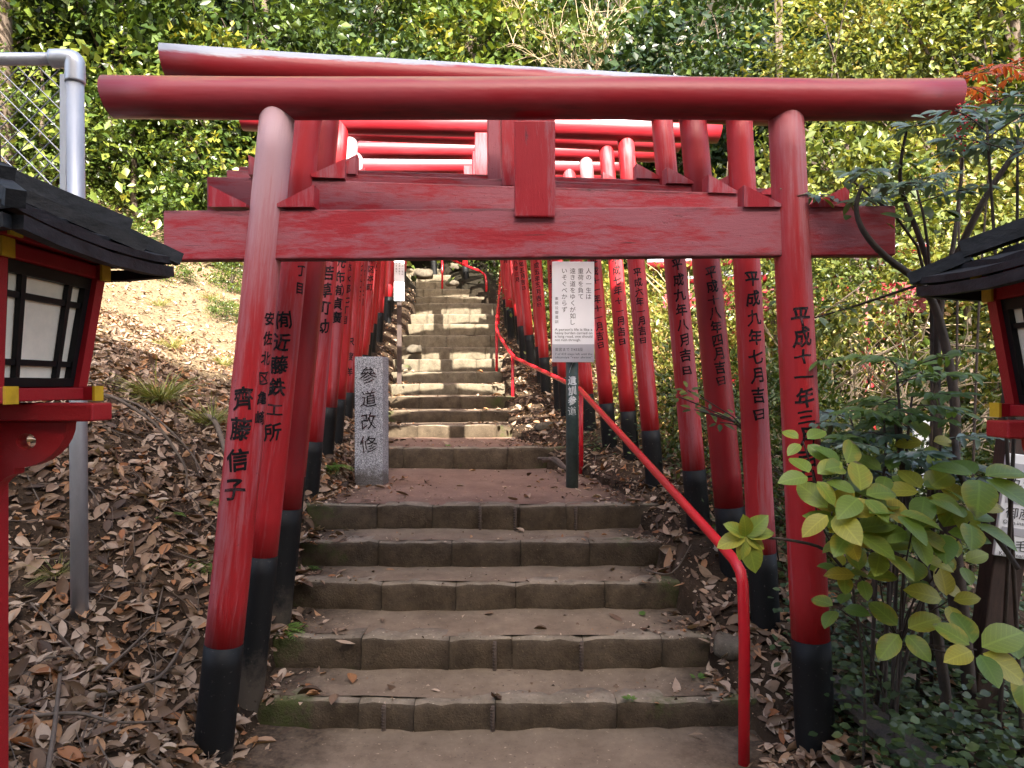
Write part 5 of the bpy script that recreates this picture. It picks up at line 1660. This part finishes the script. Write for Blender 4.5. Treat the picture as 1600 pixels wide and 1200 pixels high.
rock('flat pale stone on the right bank above the propped sticks', 850, 7.0, .13, .08, .06, 1.0, .02)
rock('mossy stone at the right end of the second step', 1140, 3.35, .09, .07, .07, 2.0)
rock('rounded dark stone on the left edge of the sunlit steps', 647, 10.4, .11, .14, .10, 3.0)
rock('rough stone on the left edge below the sunlit steps', 630, 9.6, .09, .1, .07, 4.0)
rock('big pale boulder at the stair top where the path bends', 662, 15.2, .24, .2, .14, 5.0, .1)
rock('pale stone beside the boulder at the stair top', 706, 14.6, .15, .12, .08, 6.0, .05)
rock('sunlit stone on the dark bank at the stair top', 712, 15.6, .14, .12, .1, 7.0, .1)
pk = PX(1375, 1150, 2.7)
mb = MB(); mb.box((-.055, -.42, -.015), (.055, .42, .018), .004)
po = mb.build('weathered_plank', M['plank'], None, (pk.x + .02, 2.62, float(ground(pk.x, 2.6)) + .07), (R(6), R(-14), R(9)))
tag(po, 'weathered grey plank lying in the ivy beside the foremost right pillar', 'plank')

# ------------------------------------------------------------------ small building glimpsed behind the left thicket
hb0 = PX(305, 250, 13.2)
hs = tag(empty('storehouse', (hb0.x, 13.6, hb0.z - 1.6), R(6)), 'small cream walled hut with dark eaves glimpsed through the left thicket', 'hut')
mb = MB(); mb.box((-.8, -.4, 0), (.8, .6, 1.7)); mb.build('wall', M['plaster'], hs)
mb = MB(); mb.prism([(-1.0, 1.68), (1.0, 1.68), (.0, 2.1)], -.6, .8); mb.build('roof', M['roof_tile'], hs)

# ------------------------------------------------------------------ unseen hall added behind the viewer to cast the foreground shade
hall = tag(empty('added_shade_hall', (0, -9.0, -.1)), 'unseen tiled hall added behind the viewer to shade the foreground', 'shade caster')
mb = MB(); mb.box((-8, -5, 0), (9, 4, 6.0)); mb.build('wall', M['plaster'], hall)
TANE = math.tan(SUN_EL)
RIDGE_Y = 0.0
RIDGE = 1.5 + (6.35 - (hall.location.y + RIDGE_Y)) * TANE
mb = MB()
for (y0, z0_, y1, z1_) in ((5.2, 5.6, RIDGE_Y, RIDGE), (-6.2, 5.6, RIDGE_Y, RIDGE)):
    pass
prof = [(-6.2, 5.7), (5.0, 5.7), (RIDGE_Y + .2, RIDGE), (RIDGE_Y - .2, RIDGE)]
a = [mb.bm.verts.new((-11, y, z)) for y, z in prof]; b = [mb.bm.verts.new((12, y, z)) for y, z in prof]
mb.bm.faces.new(a); mb.bm.faces.new(list(reversed(b)))
for i in range(4):
    mb.bm.faces.new((a[(i + 1) % 4], a[i], b[i], b[(i + 1) % 4]))
mb.build('roof', M['roof_tile'], hall)
mb = MB(); mb.tube([(-11.2, RIDGE_Y, RIDGE + .1), (12.2, RIDGE_Y, RIDGE + .1)], .25, 10); mb.build('ridge', M['roof_tile'], hall)
mb = MB(); mb.box((-1.6, 4.001, 0), (1.8, 4.12, 2.8)); mb.build('door', M['brown_post'], hall)
for x in (-6, -3.4, 3.8, 6.8):
    mb = MB(); mb.box((x - .8, 4.001, 1.0), (x + .8, 4.1, 2.4)); mb.build('window', M['shoji'], hall)

# ------------------------------------------------------------------ labels of the planted groups, by their place in the picture
ORDW = ['first', 'second', 'third', 'fourth', 'fifth', 'sixth', 'seventh', 'eighth', 'ninth', 'tenth', 'eleventh', 'twelfth', 'thirteenth', 'fourteenth', 'fifteenth', 'sixteenth', 'seventeenth', 'eighteenth', 'nineteenth', 'twentieth',
        'twenty-first', 'twenty-second', 'twenty-third', 'twenty-fourth', 'twenty-fifth', 'twenty-sixth', 'twenty-seventh', 'twenty-eighth', 'twenty-ninth', 'thirtieth']
sets = {}
for o in list(COL.objects):
    if o.parent is None and o.get('category') in ('tree', 'shrub') and o.get('group') in (GR, GL, GRR, GS, 'bushes at the stair top', 'small bushes on the left slope'):
        sets.setdefault(o['label'], []).append(o)
for lab, obs in sets.items():
    if len(obs) < 2:
        continue
    obs.sort(key=lambda o: o.location.x / o.location.y)
    for k, o in enumerate(obs):
        o['label'] = ('leftmost ' if k == 0 else ('rightmost ' if k == len(obs) - 1 else ORDW[k] + ' from the left, ')) + lab
